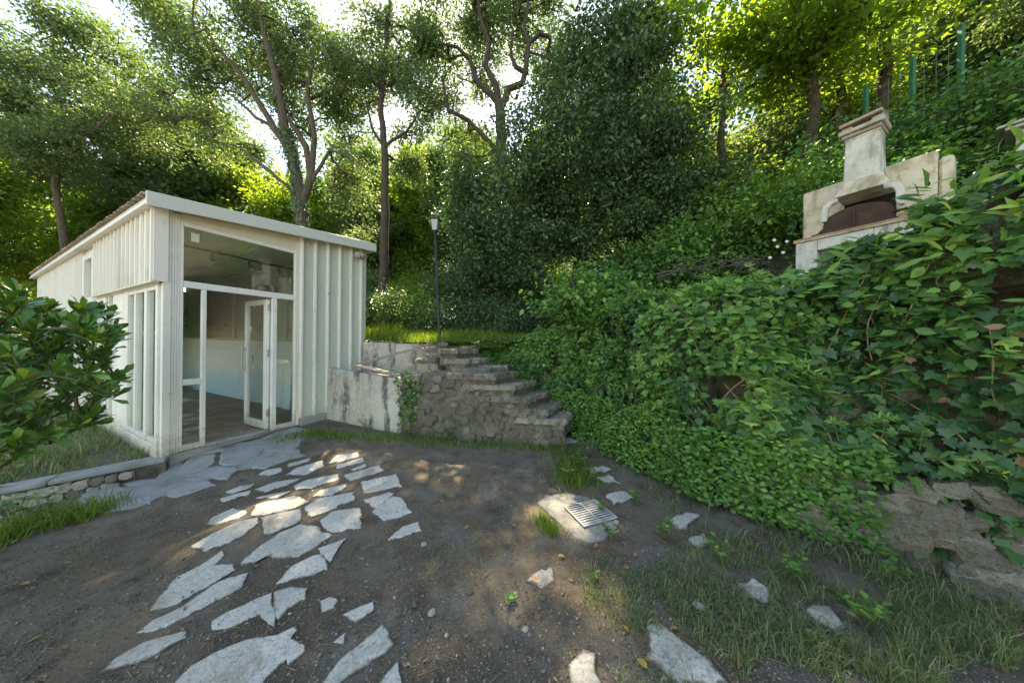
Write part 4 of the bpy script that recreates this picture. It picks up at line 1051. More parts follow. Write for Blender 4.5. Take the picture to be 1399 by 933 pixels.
# ---------------------------------------------------------------- foliage helpers
def tubes_mesh(name, A, Bp, ra, rb, n=6):
    """frustums from A to B with radii ra, rb (vectorised)"""
    A = np.asarray(A, float); Bp = np.asarray(Bp, float)
    d = unit(Bp - A)
    ext = np.minimum(.35 * rb, .3 * np.linalg.norm(Bp - A, axis=1))[:, None]
    A = A - d * ext; Bp = Bp + d * ext
    ref = np.where(np.abs(d[:, 2:3]) < .95, np.array([[.12, .07, .99]]), np.array([[1., .1, 0]]))
    x = unit(np.cross(d, ref)); y = np.cross(d, x)
    w = np.arange(n) * 2 * np.pi / n
    c = np.cos(w)[None, :, None] * x[:, None] + np.sin(w)[None, :, None] * y[:, None]
    V = np.concatenate([A[:, None] + c * ra[:, None, None], Bp[:, None] + c * rb[:, None, None]], 1)
    k = np.arange(n); base = np.stack([k, (k + 1) % n, n + (k + 1) % n, n + k], -1)
    q = (base[None] + (np.arange(len(A)) * 2 * n)[:, None, None]).reshape(-1, 4)
    return np_mesh(name, V.reshape(-1, 3), quads=q, smooth_shade=True)

def grow(trunks, twigs, rng, tip_r=.008, k=.5, sag=.1):
    """attach every twig centre to the nearest part of the skeleton with a bent limb; returns segments with radii"""
    pos = []; par = []; fixed = []
    for tr in trunks:
        pts = [np.array(p[:3], float) for p in tr['pts']]; rad = tr['r']
        acc = []
        for i in range(len(pts) - 1):
            m = max(1, int(np.linalg.norm(pts[i + 1] - pts[i]) / .25))
            for j in range(m):
                f = j / m; acc.append((pts[i] * (1 - f) + pts[i + 1] * f, rad[i] * (1 - f) + rad[i + 1] * f))
        acc.append((pts[-1], rad[-1]))
        last = -1
        if tr.get('join') and pos:
            last = int(np.argmin(np.linalg.norm(np.array(pos) - acc[0][0], axis=1)))
        for n_, (p, r) in enumerate(acc):
            jit = rng.normal(0, .010, 3) * (1 if n_ else 0)
            pos.append(p + jit); par.append(last); fixed.append(r); last = len(pos) - 1
    root = np.array(pos[0])
    cap = len(pos) + len(twigs) * 6 + 10
    PA = np.zeros((cap, 3)); PA[:len(pos)] = pos; n = len(pos)
    par = par + [0] * (cap - n); fixed = fixed + [0.0] * (cap - n)
    nearest = np.min(np.linalg.norm(twigs[:, None] - PA[None, :n:3], axis=2), axis=1)
    for ti in np.argsort(nearest):
        t = twigs[ti]
        d = PA[:n] - t
        cost = np.linalg.norm(d, axis=1) + .8 * np.maximum(0, d[:, 2])
        j = int(np.argmin(cost)); a = PA[j].copy(); ln = np.linalg.norm(t - a)
        m = int(np.clip(ln / .35, 1, 5)); last = j
        off = rng.normal(0, .10 * ln, 3); off[2] += .06 * ln
        for q in range(1, m + 1):
            f = q / m; p = a * (1 - f) + t * f + off * math.sin(math.pi * f)
            PA[n] = p; par[n] = last; last = n; n += 1
    cnt = np.zeros(n)
    haschild = np.zeros(n, bool)
    for i_ in range(n - 1, -1, -1):
        if not haschild[i_]: cnt[i_] += 1
        if par[i_] >= 0: cnt[par[i_]] += cnt[i_]; haschild[par[i_]] = True
    R = tip_r * cnt ** k
    fx = np.array(fixed[:n]); R = np.where(fx > 0, fx, np.minimum(R, .5 * .16))
    pr = np.array(par[:n]); idx = np.where(pr >= 0)[0]
    return PA[pr[idx]], PA[idx], np.maximum(np.minimum(R[pr[idx]], R[idx] * 1.5), R[idx]), R[idx]

def blob_points(clumps, rng, shell=.45):
    out = []
    for (c, r, n) in clumps:
        m = max(4, n // 7); n = int(n * 1.75)
        d = rand_unit(m, rng); q = rng.random(m) ** shell
        cc = np.array(c) + d * q[:, None] * np.array(r)
        k_ = rng.integers(0, m, n); sz = np.minimum(np.array(r) * .30, .42) * rng.uniform(.55, 1.25, m)[k_][:, None]
        out.append(cc[k_] + rng.normal(size=(n, 3)) * sz * np.array([1, 1, .7]))
    return np.concatenate(out)

def crown(name, twigs, rng, per, size, kind, spreadr=.30, flat=.6, up=.55, out_c=None, vary=.5):
    n = len(twigs) * per
    tw = np.repeat(twigs, per, 0)
    off = rng.normal(size=(n, 3)) * np.array([spreadr, spreadr, spreadr * flat])
    P = tw + off
    nrm = rand_unit(n, rng) * .8 + np.array([0, 0, up + .15])
    d = unit(off + rng.normal(size=(n, 3)) * spreadr * .6) + np.array([0, 0, -.25])
    B = frames(d, nrm)
    S = size * rng.uniform(.65, 1.3, n)
    base = np.repeat(rng.random(len(twigs)), per)
    r = base * vary + rng.random(n) * (1 - vary)
    return leaf_cloud(name, P, B, S, kind, r)

def tree(name, label, base, trunks, clumps, per, size, lmat, bmat='bark', kind='small', seed=1, spreadr=.3, group=None, shell=.45, cat='tree', up=.55, flat=.6, tip=.008):
    rng = np.random.default_rng(seed)
    root = empty(name, tuple(base))
    tag(root, label, cat, group)
    tw = blob_points(clumps, rng, shell)
    A, B_, ra, rb = grow(trunks, tw, rng, tip_r=tip)
    link('trunk', tubes_mesh('trunk', A, B_, ra, rb, 7), bmat, root, True)
    link('crown', crown('crown', tw, rng, per, size, kind, spreadr, up=up, flat=flat), lmat, root, True)
    return root
def copy_tree(o, loc, rz, s, label=None, group=None):
    c = o.copy(); COL.objects.link(c)
    Mx = Matrix.Translation(loc) @ Matrix.Rotation(rz, 4, 'Z') @ Matrix.Scale(s, 4)
    c.matrix_world = Mx; WM[c.name] = Mx
    if label: c['label'] = label
    if group: c['group'] = group
    for ch in list(o.children):
        k = ch.copy(); COL.objects.link(k); k.parent = c
    return c
hz_ = lambda x, y: float(hill_z(x, y))
px = lambda x, y, Y: tuple(at_depth(x, y, Y))

rng = np.random.default_rng(44)
P = yard_points(260, rng, lambda px, py, p: p[:, 0] > -6)
a = rng.uniform(0, 6.28, len(P)); l = rng.uniform(.02, .11, len(P))
Q = P + np.stack([np.cos(a) * l, np.sin(a) * l, rng.uniform(0, .012, len(P))], -1); Q[:, 2] = ground_z(Q[:, 0], Q[:, 1]) + .004
tws = link('twig_litter', tubes_mesh('twig_litter', P + np.array([0, 0, .004]), Q, np.full(len(P), .0022), np.full(len(P), .0012), 5), 'dryvine')
tag(tws, 'broken dry twigs scattered over the yard', 'twigs', kind='stuff')
# ---------------------------------------------------------------- trees
b = (-7.3, 10.4, 1.6)
t_ivy = tree('ivy_clad_tree', 'leaning multi-stemmed tree with ivy-wrapped trunks rising behind the outbuilding roof', b,
     [{'pts': [b, px(412, 290, 10.4), px(405, 235, 10.4), px(388, 170, 10.3), px(378, 110, 10.1), px(362, 50, 9.8), px(350, 0, 9.8)], 'r': [.24, .20, .18, .15, .12, .08, .02]},
      {'pts': [px(412, 280, 10.4), px(424, 240, 10.5), px(418, 200, 10.5), px(392, 160, 10.3)], 'r': [.15, .12, .10, .07], 'join': True},
      {'pts': [px(400, 215, 10.4), px(372, 170, 10.2), px(335, 110, 9.9), px(310, 80, 9.6), px(280, 40, 9.3)], 'r': [.13, .11, .08, .05, .01], 'join': True},
      {'pts': [px(390, 185, 10.3), px(350, 160, 10.1), px(318, 132, 10.4), px(285, 110, 10.6)], 'r': [.07, .055, .035, .01], 'join': True},
      {'pts': [px(410, 270, 10.4), px(370, 235, 10.2), px(325, 200, 10.6), px(275, 190, 10.8)], 'r': [.08, .06, .04, .01], 'join': True},
      {'pts': [px(425, 240, 10.5), px(430, 190, 10.6), px(420, 130, 10.7), px(430, 60, 10.8)], 'r': [.11, .09, .07, .04], 'join': True},
      {'pts': [px(425, 250, 10.5), px(450, 205, 10.6), px(480, 215, 10.6), px(505, 235, 10.6)], 'r': [.07, .05, .04, .02], 'join': True}],
     [(px(330, 60, 10.9), (2.4, 1.6, 1.9), 171), (px(420, 60, 11.7), (1.8, 1.6, 2.2), 148), (px(250, 110, 10.7), (2.0, 1.5, 1.4), 76), (px(160, 150, 10.5), (2.0, 1.5, 1.2), 63), (px(90, 190, 10.5), (1.6, 1.4, .9), 34),
      (px(470, 150, 12.1), (1.1, 1.2, 2.0), 91), (px(300, 190, 10.9), (1.6, 1.3, .9), 56), (px(220, 0, 10.3), (2.0, 1.5, 1.0), 56), (px(480, 240, 12.1), (1.0, 1.0, .8), 39), (px(400, 140, 11.3), (1.4, 1.2, 1.4), 45)],
     46, .115, 'oak', seed=11, spreadr=.20)
ti_r = np.random.default_rng(5)
_pts = [np.array(q) for q in (b, px(412, 290, 10.4), px(405, 235, 10.4), px(388, 170, 10.3), px(378, 110, 10.1))]
_pts[0] = np.array((-7.3, 10.4, 1.6))
n = 5200; sg = ti_r.uniform(0, 3.6, n); i0 = sg.astype(int); f = sg - i0
Pc = np.array(_pts)[i0] * (1 - f)[:, None] + np.array(_pts)[i0 + 1] * f[:, None]
an = ti_r.uniform(0, 6.283, n); rd = (.24 - .03 * sg) + np.abs(ti_r.normal(0, .07, n))
od = np.stack([np.cos(an), np.sin(an), 0 * an], -1); Pc = Pc + od * rd[:, None]
kk = vnoise(Pc, 1.6, 3) > -.15
link('trunk_ivy', leaf_cloud('trunk_ivy', Pc[kk], frames(np.array([0, 0, -1.]) + ti_r.normal(0, .5, (kk.sum(), 3)), od[kk] + ti_r.normal(0, .4, (kk.sum(), 3))), ti_r.uniform(.06, .11, kk.sum()), 'small', ti_r.random(kk.sum())), 'laurel', t_ivy, True)
b = (-4.75, 10.8, 1.6)
t_slim = tree('slim_tree', 'straight dark-stemmed tree between the outbuilding and the lamp post', b,
     [{'pts': [b, px(524, 380, 10.8), px(526, 290, 10.8), px(526, 210, 10.8), px(520, 140, 10.9), px(528, 60, 11), px(535, -20, 11.2)], 'r': [.19, .17, .15, .13, .10, .08, .04]},
      {'pts': [px(526, 205, 10.8), px(508, 175, 10.8), px(498, 130, 10.9)], 'r': [.06, .05, .02], 'join': True},
      {'pts': [px(526, 200, 10.8), px(555, 180, 10.8), px(575, 150, 10.6)], 'r': [.06, .05, .02], 'join': True}],
     [(px(540, 40, 11.6), (1.8, 1.5, 1.8), 137), (px(500, 110, 11.6), (1.2, 1.2, 1.3), 79), (px(565, 130, 11.4), (1.2, 1.2, 1.2), 79), (px(560, 220, 12.0), (.9, .9, 1.0), 45), (px(490, 300, 12.0), (.8, .8, 1.0), 22)],
     46, .115, 'oak', bmat='barkdark', seed=12, spreadr=.20)
b = (-.45, 11.2, 1.7)
t_oak = tree('twisted_oak', 'old oak with thick twisting dark limbs above the terrace', b,
     [{'pts': [b, px(684, 330, 11.2), px(686, 230, 11.2), px(684, 160, 11.2), px(681, 140, 11.2)], 'r': [.30, .26, .22, .20, .17]},
      {'pts': [px(682, 142, 11.2), px(676, 115, 11.1), px(664, 90, 11.0), px(668, 60, 10.9), px(655, 20, 10.8), px(650, -20, 10.6)], 'r': [.14, .12, .10, .09, .06, .04], 'join': True},
      {'pts': [px(686, 145, 11.2), px(695, 122, 11.1), px(714, 114, 10.9), px(719, 95, 10.8), px(722, 60, 10.7), px(716, 40, 10.7), px(722, 0, 10.6)], 'r': [.13, .12, .11, .10, .08, .06, .04], 'join': True},
      {'pts': [px(719, 100, 10.8), px(704, 92, 10.7), px(698, 75, 10.6), px(700, 45, 10.5)], 'r': [.09, .08, .06, .04], 'join': True},
      {'pts': [px(678, 138, 11.2), px(650, 110, 11.3), px(641, 80, 11.3), px(625, 65, 11.2), px(600, 60, 11.0)], 'r': [.12, .10, .08, .06, .04], 'join': True},
      {'pts': [px(684, 210, 11.2), px(640, 165, 11), px(612, 150, 10.8), px(605, 110, 10.6)], 'r': [.10, .08, .07, .04], 'join': True}],
     [(px(640, 40, 12.4), (2.4, 1.8, 1.6), 111), (px(720, 50, 12.2), (1.8, 1.5, 1.8), 81), (px(600, 90, 12.4), (1.2, 1.2, 1.2), 40), (px(650, 130, 13.2), (1.5, 1.0, 1.2), 35), (px(760, 90, 12.0), (1.2, 1.2, 1.6), 60), (px(640, 210, 12.6), (1.0, 1.0, 1.2), 60), (px(690, 0, 11.8), (2.5, 1.5, 1.2), 60)],
     46, .115, 'oak', bmat='barkdark', seed=13, spreadr=.20)
b = (1.6, 9.2, 1.9)
t_laurel = tree('evergreen_tree', 'broad dense dark evergreen tree behind the stair and ivy bank', b,
     [{'pts': [b, px(800, 330, 9.0), px(815, 270, 8.9), px(800, 200, 8.9), px(810, 120, 8.9)], 'r': [.22, .2, .15, .1, .05]},
      {'pts': [px(800, 340, 9.0), px(840, 270, 8.7), px(860, 200, 8.5)], 'r': [.12, .09, .05], 'join': True}],
     [(px(830, 130, 8.6), (1.7, 1.6, 2.0), 229), (px(770, 200, 8.6), (1.6, 1.5, 1.8), 202), (px(890, 210, 8.4), (1.6, 1.4, 1.6), 202), (px(720, 300, 9.0), (1.5, 1.4, 1.5), 175), (px(660, 340, 9.4), (1.2, 1.2, 1.2), 121),
      (px(830, 300, 8.6), (2.0, 1.2, 1.2), 148), (px(940, 280, 8.2), (1.2, 1.2, 1.2), 121), (px(860, 60, 8.8), (1.2, 1.2, 1.0), 81), (px(640, 250, 9.8), (.9, .9, 1.2), 67), (px(760, 390, 9.0), (2.2, .9, .7), 108)],
     52, .115, 'laurel', bmat='barkdark', seed=14, spreadr=.20, shell=.36)
# light, large-leaved trees on the hillside to the right
def hill_tree(label, bx, by, top_px, clumps, seed, per=32, size=.16, lmat='oaklit', name='hillside_tree', r=.12, kind='small'):
    b = (bx, by, hz_(bx, by) - .1)
    pts = [b] + [px(*q) for q in top_px]
    rr_ = list(np.linspace(r, r * .35, len(pts)))
    return tree(name, label, b, [{'pts': pts, 'r': rr_}], clumps, per, size, lmat, bmat='barkdark', seed=seed, spreadr=.22, kind=kind, flat=.5)
t_h1 = hill_tree('yellow-green sunlit tree on the slope above the dark evergreen', 6.4, 8.2, [(985, 200, 8.2), (990, 120, 8.1), (985, 30, 8.0)],
     [(px(960, 60, 8.0), (1.8, 1.4, 1.6), 48), (px(1010, 130, 8.2), (1.4, 1.2, 1.4), 39), (px(1050, 40, 7.6), (1.6, 1.4, 1.2), 35), (px(930, 160, 8.4), (.9, .9, 1.0), 17)], 21)
t_h2 = hill_tree('dark forked hillside tree with boughs hanging over the barbecue', 9.6, 7.6, [(1212, 90, 7.4), (1207, 30, 7.2), (1200, -40, 6.9)],
     [(px(1150, 10, 6.6), (1.9, 1.3, .8), 33), (px(1080, 20, 6.8), (1.3, 1.2, .8), 19), (px(1260, 10, 6.4), (1.6, 1.2, .7), 22), (px(1180, -60, 6.4), (2.0, 1.5, 1.0), 12)], 22, r=.15)
t_h3 = hill_tree('slender ivy-covered tree stem on the slope left of the chimney', 7.7, 7.6, [(1112, 140, 7.6), (1100, 80, 7.6), (1095, 10, 7.5)],
     [(px(1110, 90, 7.8), (1.2, 1.0, 1.2), 22), (px(1070, 100, 7.8), (1.0, 1.0, 1.0), 17), (px(1090, -20, 7.2), (1.4, 1.2, 1.0), 26)], 23, r=.17)
t_h4 = hill_tree('thin bent tree on the slope behind the chimney', 8.6, 7.9, [(1150, 130, 7.9), (1140, 70, 7.9), (1150, 0, 7.9)],
     [(px(1150, 60, 8.2), (1.2, 1.0, 1.0), 17), (px(1130, 150, 8.2), (.8, .8, .8), 10)], 24, r=.12)
t_h5 = hill_tree('tall pale trunk standing behind the green fence post', 11.8, 8.6, [(1238, 60, 8.6), (1240, -20, 8.6)],
     [(px(1260, -20, 8.4), (2.0, 1.4, 1.2), 35), (px(1320, 30, 8.0), (1.6, 1.2, 1.0), 26)], 25, r=.2)
# left background
b = (-17.5, 11.5, 0)
t_left = tree('loose_crowned_tree', 'tall loose-crowned tree at the far end of the long white side', b,
     [{'pts': [b, px(88, 330, 11.5), px(75, 250, 11.5), px(85, 170, 11.5), px(70, 90, 11.3), px(80, 10, 11)], 'r': [.15, .12, .10, .09, .06, .04]}],
     [(px(60, 60, 11), (2.6, 1.8, 1.6), 110), (px(20, 130, 11), (2.2, 1.8, 1.6), 100), (px(120, 110, 11.4), (1.8, 1.6, 1.6), 60), (px(60, 200, 11.4), (2.2, 1.5, 1.2), 90), (px(150, 190, 11.4), (1.6, 1.5, 1.2), 50)],
     46, .13, 'oak', seed=15, spreadr=.20)
def round_tree(name, label, h, r, seed, lmat, per=46, size=.20, n=250, bmat='bark', group=None):
    b = (0, 0, 0); rng = np.random.default_rng(seed)
    cl = [((0, 0, h * .62), (r, r, h * .36), n)] + [((rng.uniform(-r, r) * .8, rng.uniform(-r, r) * .8, h * rng.uniform(.3, .85)), (r * .5, r * .5, h * .16), n // 5) for _ in range(5)]
    return tree(name, label, b, [{'pts': [b, (.1, 0, h * .3), (-.1, .1, h * .6), (0, 0, h * .85)], 'r': [h * .022, h * .018, h * .012, .04]}], cl, per, size, lmat, bmat=bmat, seed=seed, spreadr=.30, group=group)
gb = 'trees of the wood closing off the view'
t_b1 = round_tree('woodland_tree', 'green broadleaf tree of the wood beyond the terrace', 11, 3.2, 31, 'oaklit', group=gb)
t_b2 = round_tree('woodland_tree', 'darker broadleaf tree of the wood beyond the terrace', 12, 3.0, 32, 'oak', bmat='barkdark', group=gb)
first = {0: True, 1: True}
bgs = [(0, -14, 18, 0, 1.0), (1, -8.5, 17, 1, .72), (0, -5, 18.5, 2, .95), (1, -2.2, 17.5, 3, .95), (0, 1.5, 18, 4, .75), (1, 5.5, 17, 5, .95), (0, 9.5, 16, 1.5, .55), (1, -19, 17, 2.5, 1.2), (0, -24, 17, .5, 1.2), (1, -29, 14, 3.3, 1.0), (0, -23, 10.5, 3, .8), (1, 13, 13, .2, .5), (0, 15, 9, 2.2, .6), (1, 17.5, 6, 1, .8),
       (0, -12, 25, 4, 1.1), (1, -4, 26, 4.4, 1.1), (0, 4, 26, .6, 1.1), (1, 12, 22, 1.9, .7), (0, -22, 26, 3.5, 1.1), (1, -34, 22, 1, 1.1), (0, 20, 14, 1, .9), (0, -30, 9, 1.0, .9), (1, -10.5, 22, .7, 1.3), (0, -7.2, 22.5, 2.9, 1.35), (1, -4.2, 23, 4.2, 1.3), (0, -1.2, 22.5, 5.1, 1.3)]
for i, (k, x, y, a, s) in enumerate(bgs):
    src = (t_b1, t_b2)[k]
    z = hz_(x, y) - .2 if inside(np.array([x]), np.array([y]), REGION)[0] else -.4
    if first[k]:
        Mx = Matrix.Translation((x, y, z)) @ Matrix.Rotation(a, 4, 'Z') @ Matrix.Scale(s, 4)
        src.matrix_world = Mx; WM[src.name] = Mx; first[k] = False
    else:
        copy_tree(src, (x, y, z), a, s)

# ---------------------------------------------------------------- shrubs
def shrub(name, label, c, r, n, per, size, lmat, kind, seed, spreadr=.16, group=None, cat='shrub', shell=.4):
    rng = np.random.default_rng(seed)
    base = (c[0], c[1], c[2])
    root = empty(name, base); tag(root, label, cat, group)
    ctr = np.array([c[0], c[1], c[2] + r[2] * .8])
    tw = blob_points([(ctr, r, n)], rng, shell); tw = tw[tw[:, 2] > c[2] + .05]
    st = [{'pts': [np.array(base) + np.array([dx, dy, -.1]), np.array(base) + np.array([dx * 3, dy * 3, r[2] * .7])], 'r': [.03, .015]} for dx, dy in ((.05, 0), (-.08, .05), (0, -.09), (.1, .08))]
    A, B_, ra, rb = grow(st, tw, rng, tip_r=.004)
    link('stem', tubes_mesh('stem', A, B_, ra, rb, 5), 'barkdark', root, True)
    link('foliage', crown('foliage', tw, rng, per, size, kind, spreadr, up=.7), lmat, root, True)
    return root
def hs(x, y): return (x, y, hz_(x, y) - .05)
shrub('broadleaf_shrub', 'fresh green broad-leaved shrub rising over the head of the ivy bank', hs(1.75, 5.4), (.9, .7, .75), 120, 22, .10, 'bramble', 'oval', 51)
shrub('terrace_shrub', 'low dark shrub on the terrace behind the lamp post', hs(-1.4, 8.3), (1.4, .7, .55), 110, 24, .07, 'laurel', 'small', 52)
shrub('terrace_shrub', 'rounded green shrub behind the grass left of the lamp post', hs(-3.2, 9.0), (1.3, .7, .6), 110, 24, .07, 'bramble', 'small', 53)
shrub('terrace_shrub', 'dim shrub under the evergreen at the back of the terrace', hs(.3, 7.6), (1.2, .7, .55), 110, 24, .07, 'laurel', 'small', 54)
shrub('terrace_shrub', 'bushy shrub against the outbuilding rear corner', hs(-4.3, 8.6), (.9, .7, .75), 90, 24, .07, 'laurel', 'small', 55)
shrub('arching_shrub', 'dark arching hazel below the sunlit slope left of the barbecue', hs(4.6, 7.0), (1.5, 1.2, 1.2), 190, 24, .10, 'bramble', 'oval', 56, .2)
shrub('arching_shrub', 'shaded hazel bush beside the evergreen on the slope', hs(3.3, 7.2), (1.2, 1.0, 1.1), 150, 24, .10, 'ivy', 'oval', 57, .2)
shrub('slope_shrub', 'leafy undergrowth on the slope directly behind the chimney', hs(6.6, 6.4), (1.3, 1.2, .9), 170, 24, .09, 'bramble', 'oval', 58, .2)
shrub('slope_shrub', 'dim undergrowth on the slope under the wire fence', hs(8.3, 5.4), (1.6, 1.2, .7), 170, 24, .08, 'ivy', 'oval', 59, .2)
shrub('slope_shrub', 'weedy growth on the bank behind the tiled pillar', hs(8.2, 3.9), (1.5, 1.3, .6), 150, 24, .08, 'bramble', 'oval', 60, .2)
shrub('slope_shrub', 'undergrowth high on the slope beneath the forked tree', hs(8.4, 7.4), (1.2, 1.0, .5), 150, 24, .09, 'ivy', 'oval', 61, .2)
shrub('slope_shrub', 'sunny leafy undergrowth on the slope beneath the yellow-green tree', hs(6.2, 7.9), (1.5, 1.0, 1.2), 170, 22, .11, 'oaklit', 'oval', 62, .22)
shrub('slope_shrub', 'bright leafy bush on the slope just left of the chimney', hs(5.9, 7.0), (1.0, .8, .9), 100, 20, .12, 'oaklit', 'oval', 69, .2)
shrub('slope_shrub', 'low leafy growth between barbecue back wall and pillar', hs(6.9, 4.9), (.9, .7, .5), 90, 22, .08, 'bramble', 'oval', 63, .16)
shrub('garden_shrub', 'sunlit green bush beyond the far end of the long white side', (-15.5, 9.4, -.3), (2.2, 1.6, 1.9), 260, 30, .12, 'oaklit', 'small', 64, .3)
shrub('garden_shrub', 'shaded green bush left of the sunlit one beyond the white side', (-17.5, 7.6, -.4), (2.2, 1.8, 2.0), 260, 30, .12, 'oak', 'small', 65, .3)
shrub('garden_shrub', 'tall bush in the gap beyond the white outbuilding', (-12.5, 12.5, -.3), (2.2, 1.6, 2.4), 240, 30, .12, 'oaklit', 'small', 66, .3)

tk = [shrub('thicket_bush', 'leafy understorey bush filling the wood behind the terrace', (0, 0, 0), (1.7, 1.2, 1.7), 230, 34, .14, 'oaklit', 'small', 67, .3, 'understorey bushes of the wood'), shrub('thicket_bush', 'dim understorey bush filling the wood behind the terrace', (0, 0, 0), (1.7, 1.3, 1.7), 240, 34, .13, 'oak', 'small', 68, .3, 'understorey bushes of the wood')]
tdone = [False, False]
for i, (k, x, y, s_) in enumerate([(0, -8.6, 13.2, 1.0), (1, -6.6, 13.6, .9), (0, -4.9, 13.4, .9), (1, -3.0, 12.8, .9), (0, -1.4, 13.6, .9), (1, .6, 13.0, 1.1), (0, 2.6, 12.6, 1.1), (1, 4.6, 11.6, 1.2), (0, 6.4, 10.6, 1.1), (1, 8.2, 9.8, 1.0), (0, 10.2, 9.0, .9), (1, 12.4, 8.0, .9), (0, -11, 14.5, 1.2), (1, 12, 5.6, .8), (0, 13.5, 7.0, .9), (1, 14, 4.2, .8)]):
    z = hz_(x, y) - .15; Mx = Matrix.Translation((x, y, z)) @ Matrix.Rotation(i * 1.9, 4, 'Z') @ Matrix.Scale(s_, 4)
    if not tdone[k]: tk[k].matrix_world = Mx; WM[tk[k].name] = Mx; tdone[k] = True
    else: copy_tree(tk[k], (x, y, z), i * 1.9, s_)
# hillside ground cover
rng = np.random.default_rng(71)
n = 26000
x = rng.uniform(2.5, 14, n); y = rng.uniform(2.2, 12, n)
k = inside(x, y, REGION); x, y = x[k], y[k]; n = len(x)
P = np.stack([x, y, hill_z(x, y) + rng.uniform(.0, .35, n) * (.4 + .6 * np.abs(vnoise(np.stack([x, y], -1), .8, 4)))], -1)
B = frames(rand_unit(n, rng) * np.array([1, 1, .4]), rand_unit(n, rng) * .6 + np.array([-.3, -.2, .9]))
gcv = link('ground_cover', leaf_cloud('ground_cover', P, B, rng.uniform(.05, .12, n), 'oval', rng.random(n)), 'bramble')
tag(gcv, 'low leafy ground cover carpeting the wooded slope', 'ground cover', kind='stuff')

# ---------------------------------------------------------------- wire fence on the slope
fence = empty('wire_fence', (9.5, 6.2, hz_(9.5, 6.2)))
tag(fence, 'wire mesh fence with bright green posts running up the slope', 'fence')
def hill_hit(x, y):
    for d_ in np.arange(4.5, 16, .05):
        q = at_depth(x, y, d_)
        if hz_(q[0], q[1]) > q[2]: return q
    return at_depth(x, y, 9)
fps = [at_depth(1247, 80, 6.2), at_depth(1313, 70, 5.9), at_depth(1183, 130, 6.7)]
fp = []
for q in fps:
    zb = hz_(q[0], q[1]); fp.append(np.array([q[0], q[1], zb]))
    MB().box(q[0] - .035, q[0] + .035, q[1] - .035, q[1] + .035, zb - .3, zb + 2.15).build('post', 'greenpost', fence, .004, True)
wm = MB()
order = [fp[1], fp[0], fp[2]]
for a, b2 in zip(order[:-1], order[1:]):
    for h_ in np.arange(.1, 2.0, .2): wm.tube([tuple(a + [0, 0, h_]), tuple(b2 + [0, 0, h_])], .0035, 4, False)
    m = int(np.linalg.norm(b2 - a) / .16)
    for q in range(1, m):
        p = a + (b2 - a) * q / m; wm.tube([tuple(p), tuple(p + [0, 0, 2.0])], .003, 4, False)
wm.build('wire_mesh', 'wire', fence, 0, True)

# ---------------------------------------------------------------- ivy bank over a rubble retaining wall
HT = np.array([1.5, 1.62, 1.85, 2.05, 2.10, 2.08, 2.02, 2.58, 3.0, 3.1, 2.8, 2.4, 2.0])
seg = np.linalg.norm(np.diff(HEDGE, axis=0), axis=1); cum = np.concatenate([[0], np.cumsum(seg)])
def hedge_at(s):
    x = np.interp(s, cum, HEDGE[:, 0]); y = np.interp(s, cum, HEDGE[:, 1]); t = np.interp(s, cum, HT)
    dx = np.interp(s + .15, cum, HEDGE[:, 0]) - np.interp(s - .15, cum, HEDGE[:, 0]); dy = np.interp(s + .15, cum, HEDGE[:, 1]) - np.interp(s - .15, cum, HEDGE[:, 1])
    l = np.hypot(dx, dy) + 1e-9
    return x, y, t, dy / l, -dx / l            # outward normal points to the yard
# which side is the yard? flip if needed
_x, _y, _t, _nx, _ny = hedge_at(np.array([4.0]))
SGN = 1.0 if (_nx[0] * (-1) + _ny[0] * (-.3)) > 0 else -1.0
def hedge_pt(s, t, depth=0.0):
    """t 0..1 up the face, 1..2 back over the top"""
    x, y, top, nx, ny = hedge_at(s); nx, ny = nx * SGN, ny * SGN
    tf = np.minimum(t, 1.0); tb = np.maximum(t - 1.0, 0)
    z = top * tf + .16 * np.sin(np.minimum(tb, 1) * 1.5)
    q = np.stack([s * 1.0, z, np.zeros_like(s)], -1)
    bul = .24 * fbm(q, .9, 3, 77) + .15 * vnoise(q, 2.4, 78) + .06 * vnoise(q, 6, 79)
    back = -.05 - .30 * tf ** 2 - 1.3 * tb + bul * (.35 + .65 * np.minimum(tf * 2, 1)) + .10 - depth
    px_ = x + nx * back; py_ = y + ny * back
    z = z + bul * .5 * tf
    return np.stack([px_, py_, z], -1), np.stack([nx, ny, .25 + .9 * tb + .4 * tf ** 3], -1)
rwall = empty('retaining_wall', (float(HEDGE[5][0]), float(HEDGE[5][1]), 0))
tag(rwall, 'rough stone and mortar retaining wall showing below the hanging ivy', 'wall')
ss = np.linspace(0, cum[10], 130); tt = np.linspace(-.1, 1.05, 34)
SS, TT = np.meshgrid(ss, tt)
xw, yw, tw_, nxw, nyw = hedge_at(SS.ravel()); nxw *= SGN; nyw *= SGN
tv = TT.ravel(); zw = np.where(tv < 0, tv * 3, tv * (tw_ - .12))
pw = np.stack([SS.ravel(), zw, zw * 0], -1)
dw = -.16 - .17 * smooth(.35, .7, zw) - .14 * (1 - smooth(cum[5], cum[6], SS.ravel())) - .30 * np.clip(tv, 0, 1) ** 2 + .10 * fbm(pw, 2.2, 4, 91) + .05 * vnoise(pw, 7, 92) + .10 * np.clip(1 - zw / .5, 0, 1)
VW = np.stack([xw + nxw * dw, yw + nyw * dw, zw], -1)
ni, nj = len(tt), len(ss); idx = np.arange(ni * nj).reshape(ni, nj)
M['rockwall'] = surf('rock_and_mortar', [(.20, .175, .13), (2.4, .40, .65, (.30, .27, .21)), (9, .45, .65, (.10, .088, .066)), (4, .56, .7, (.10, .11, .045)), (28, .6, .75, (.40, .37, .31))], rough=.95, bump=(12, 1.0, .04))
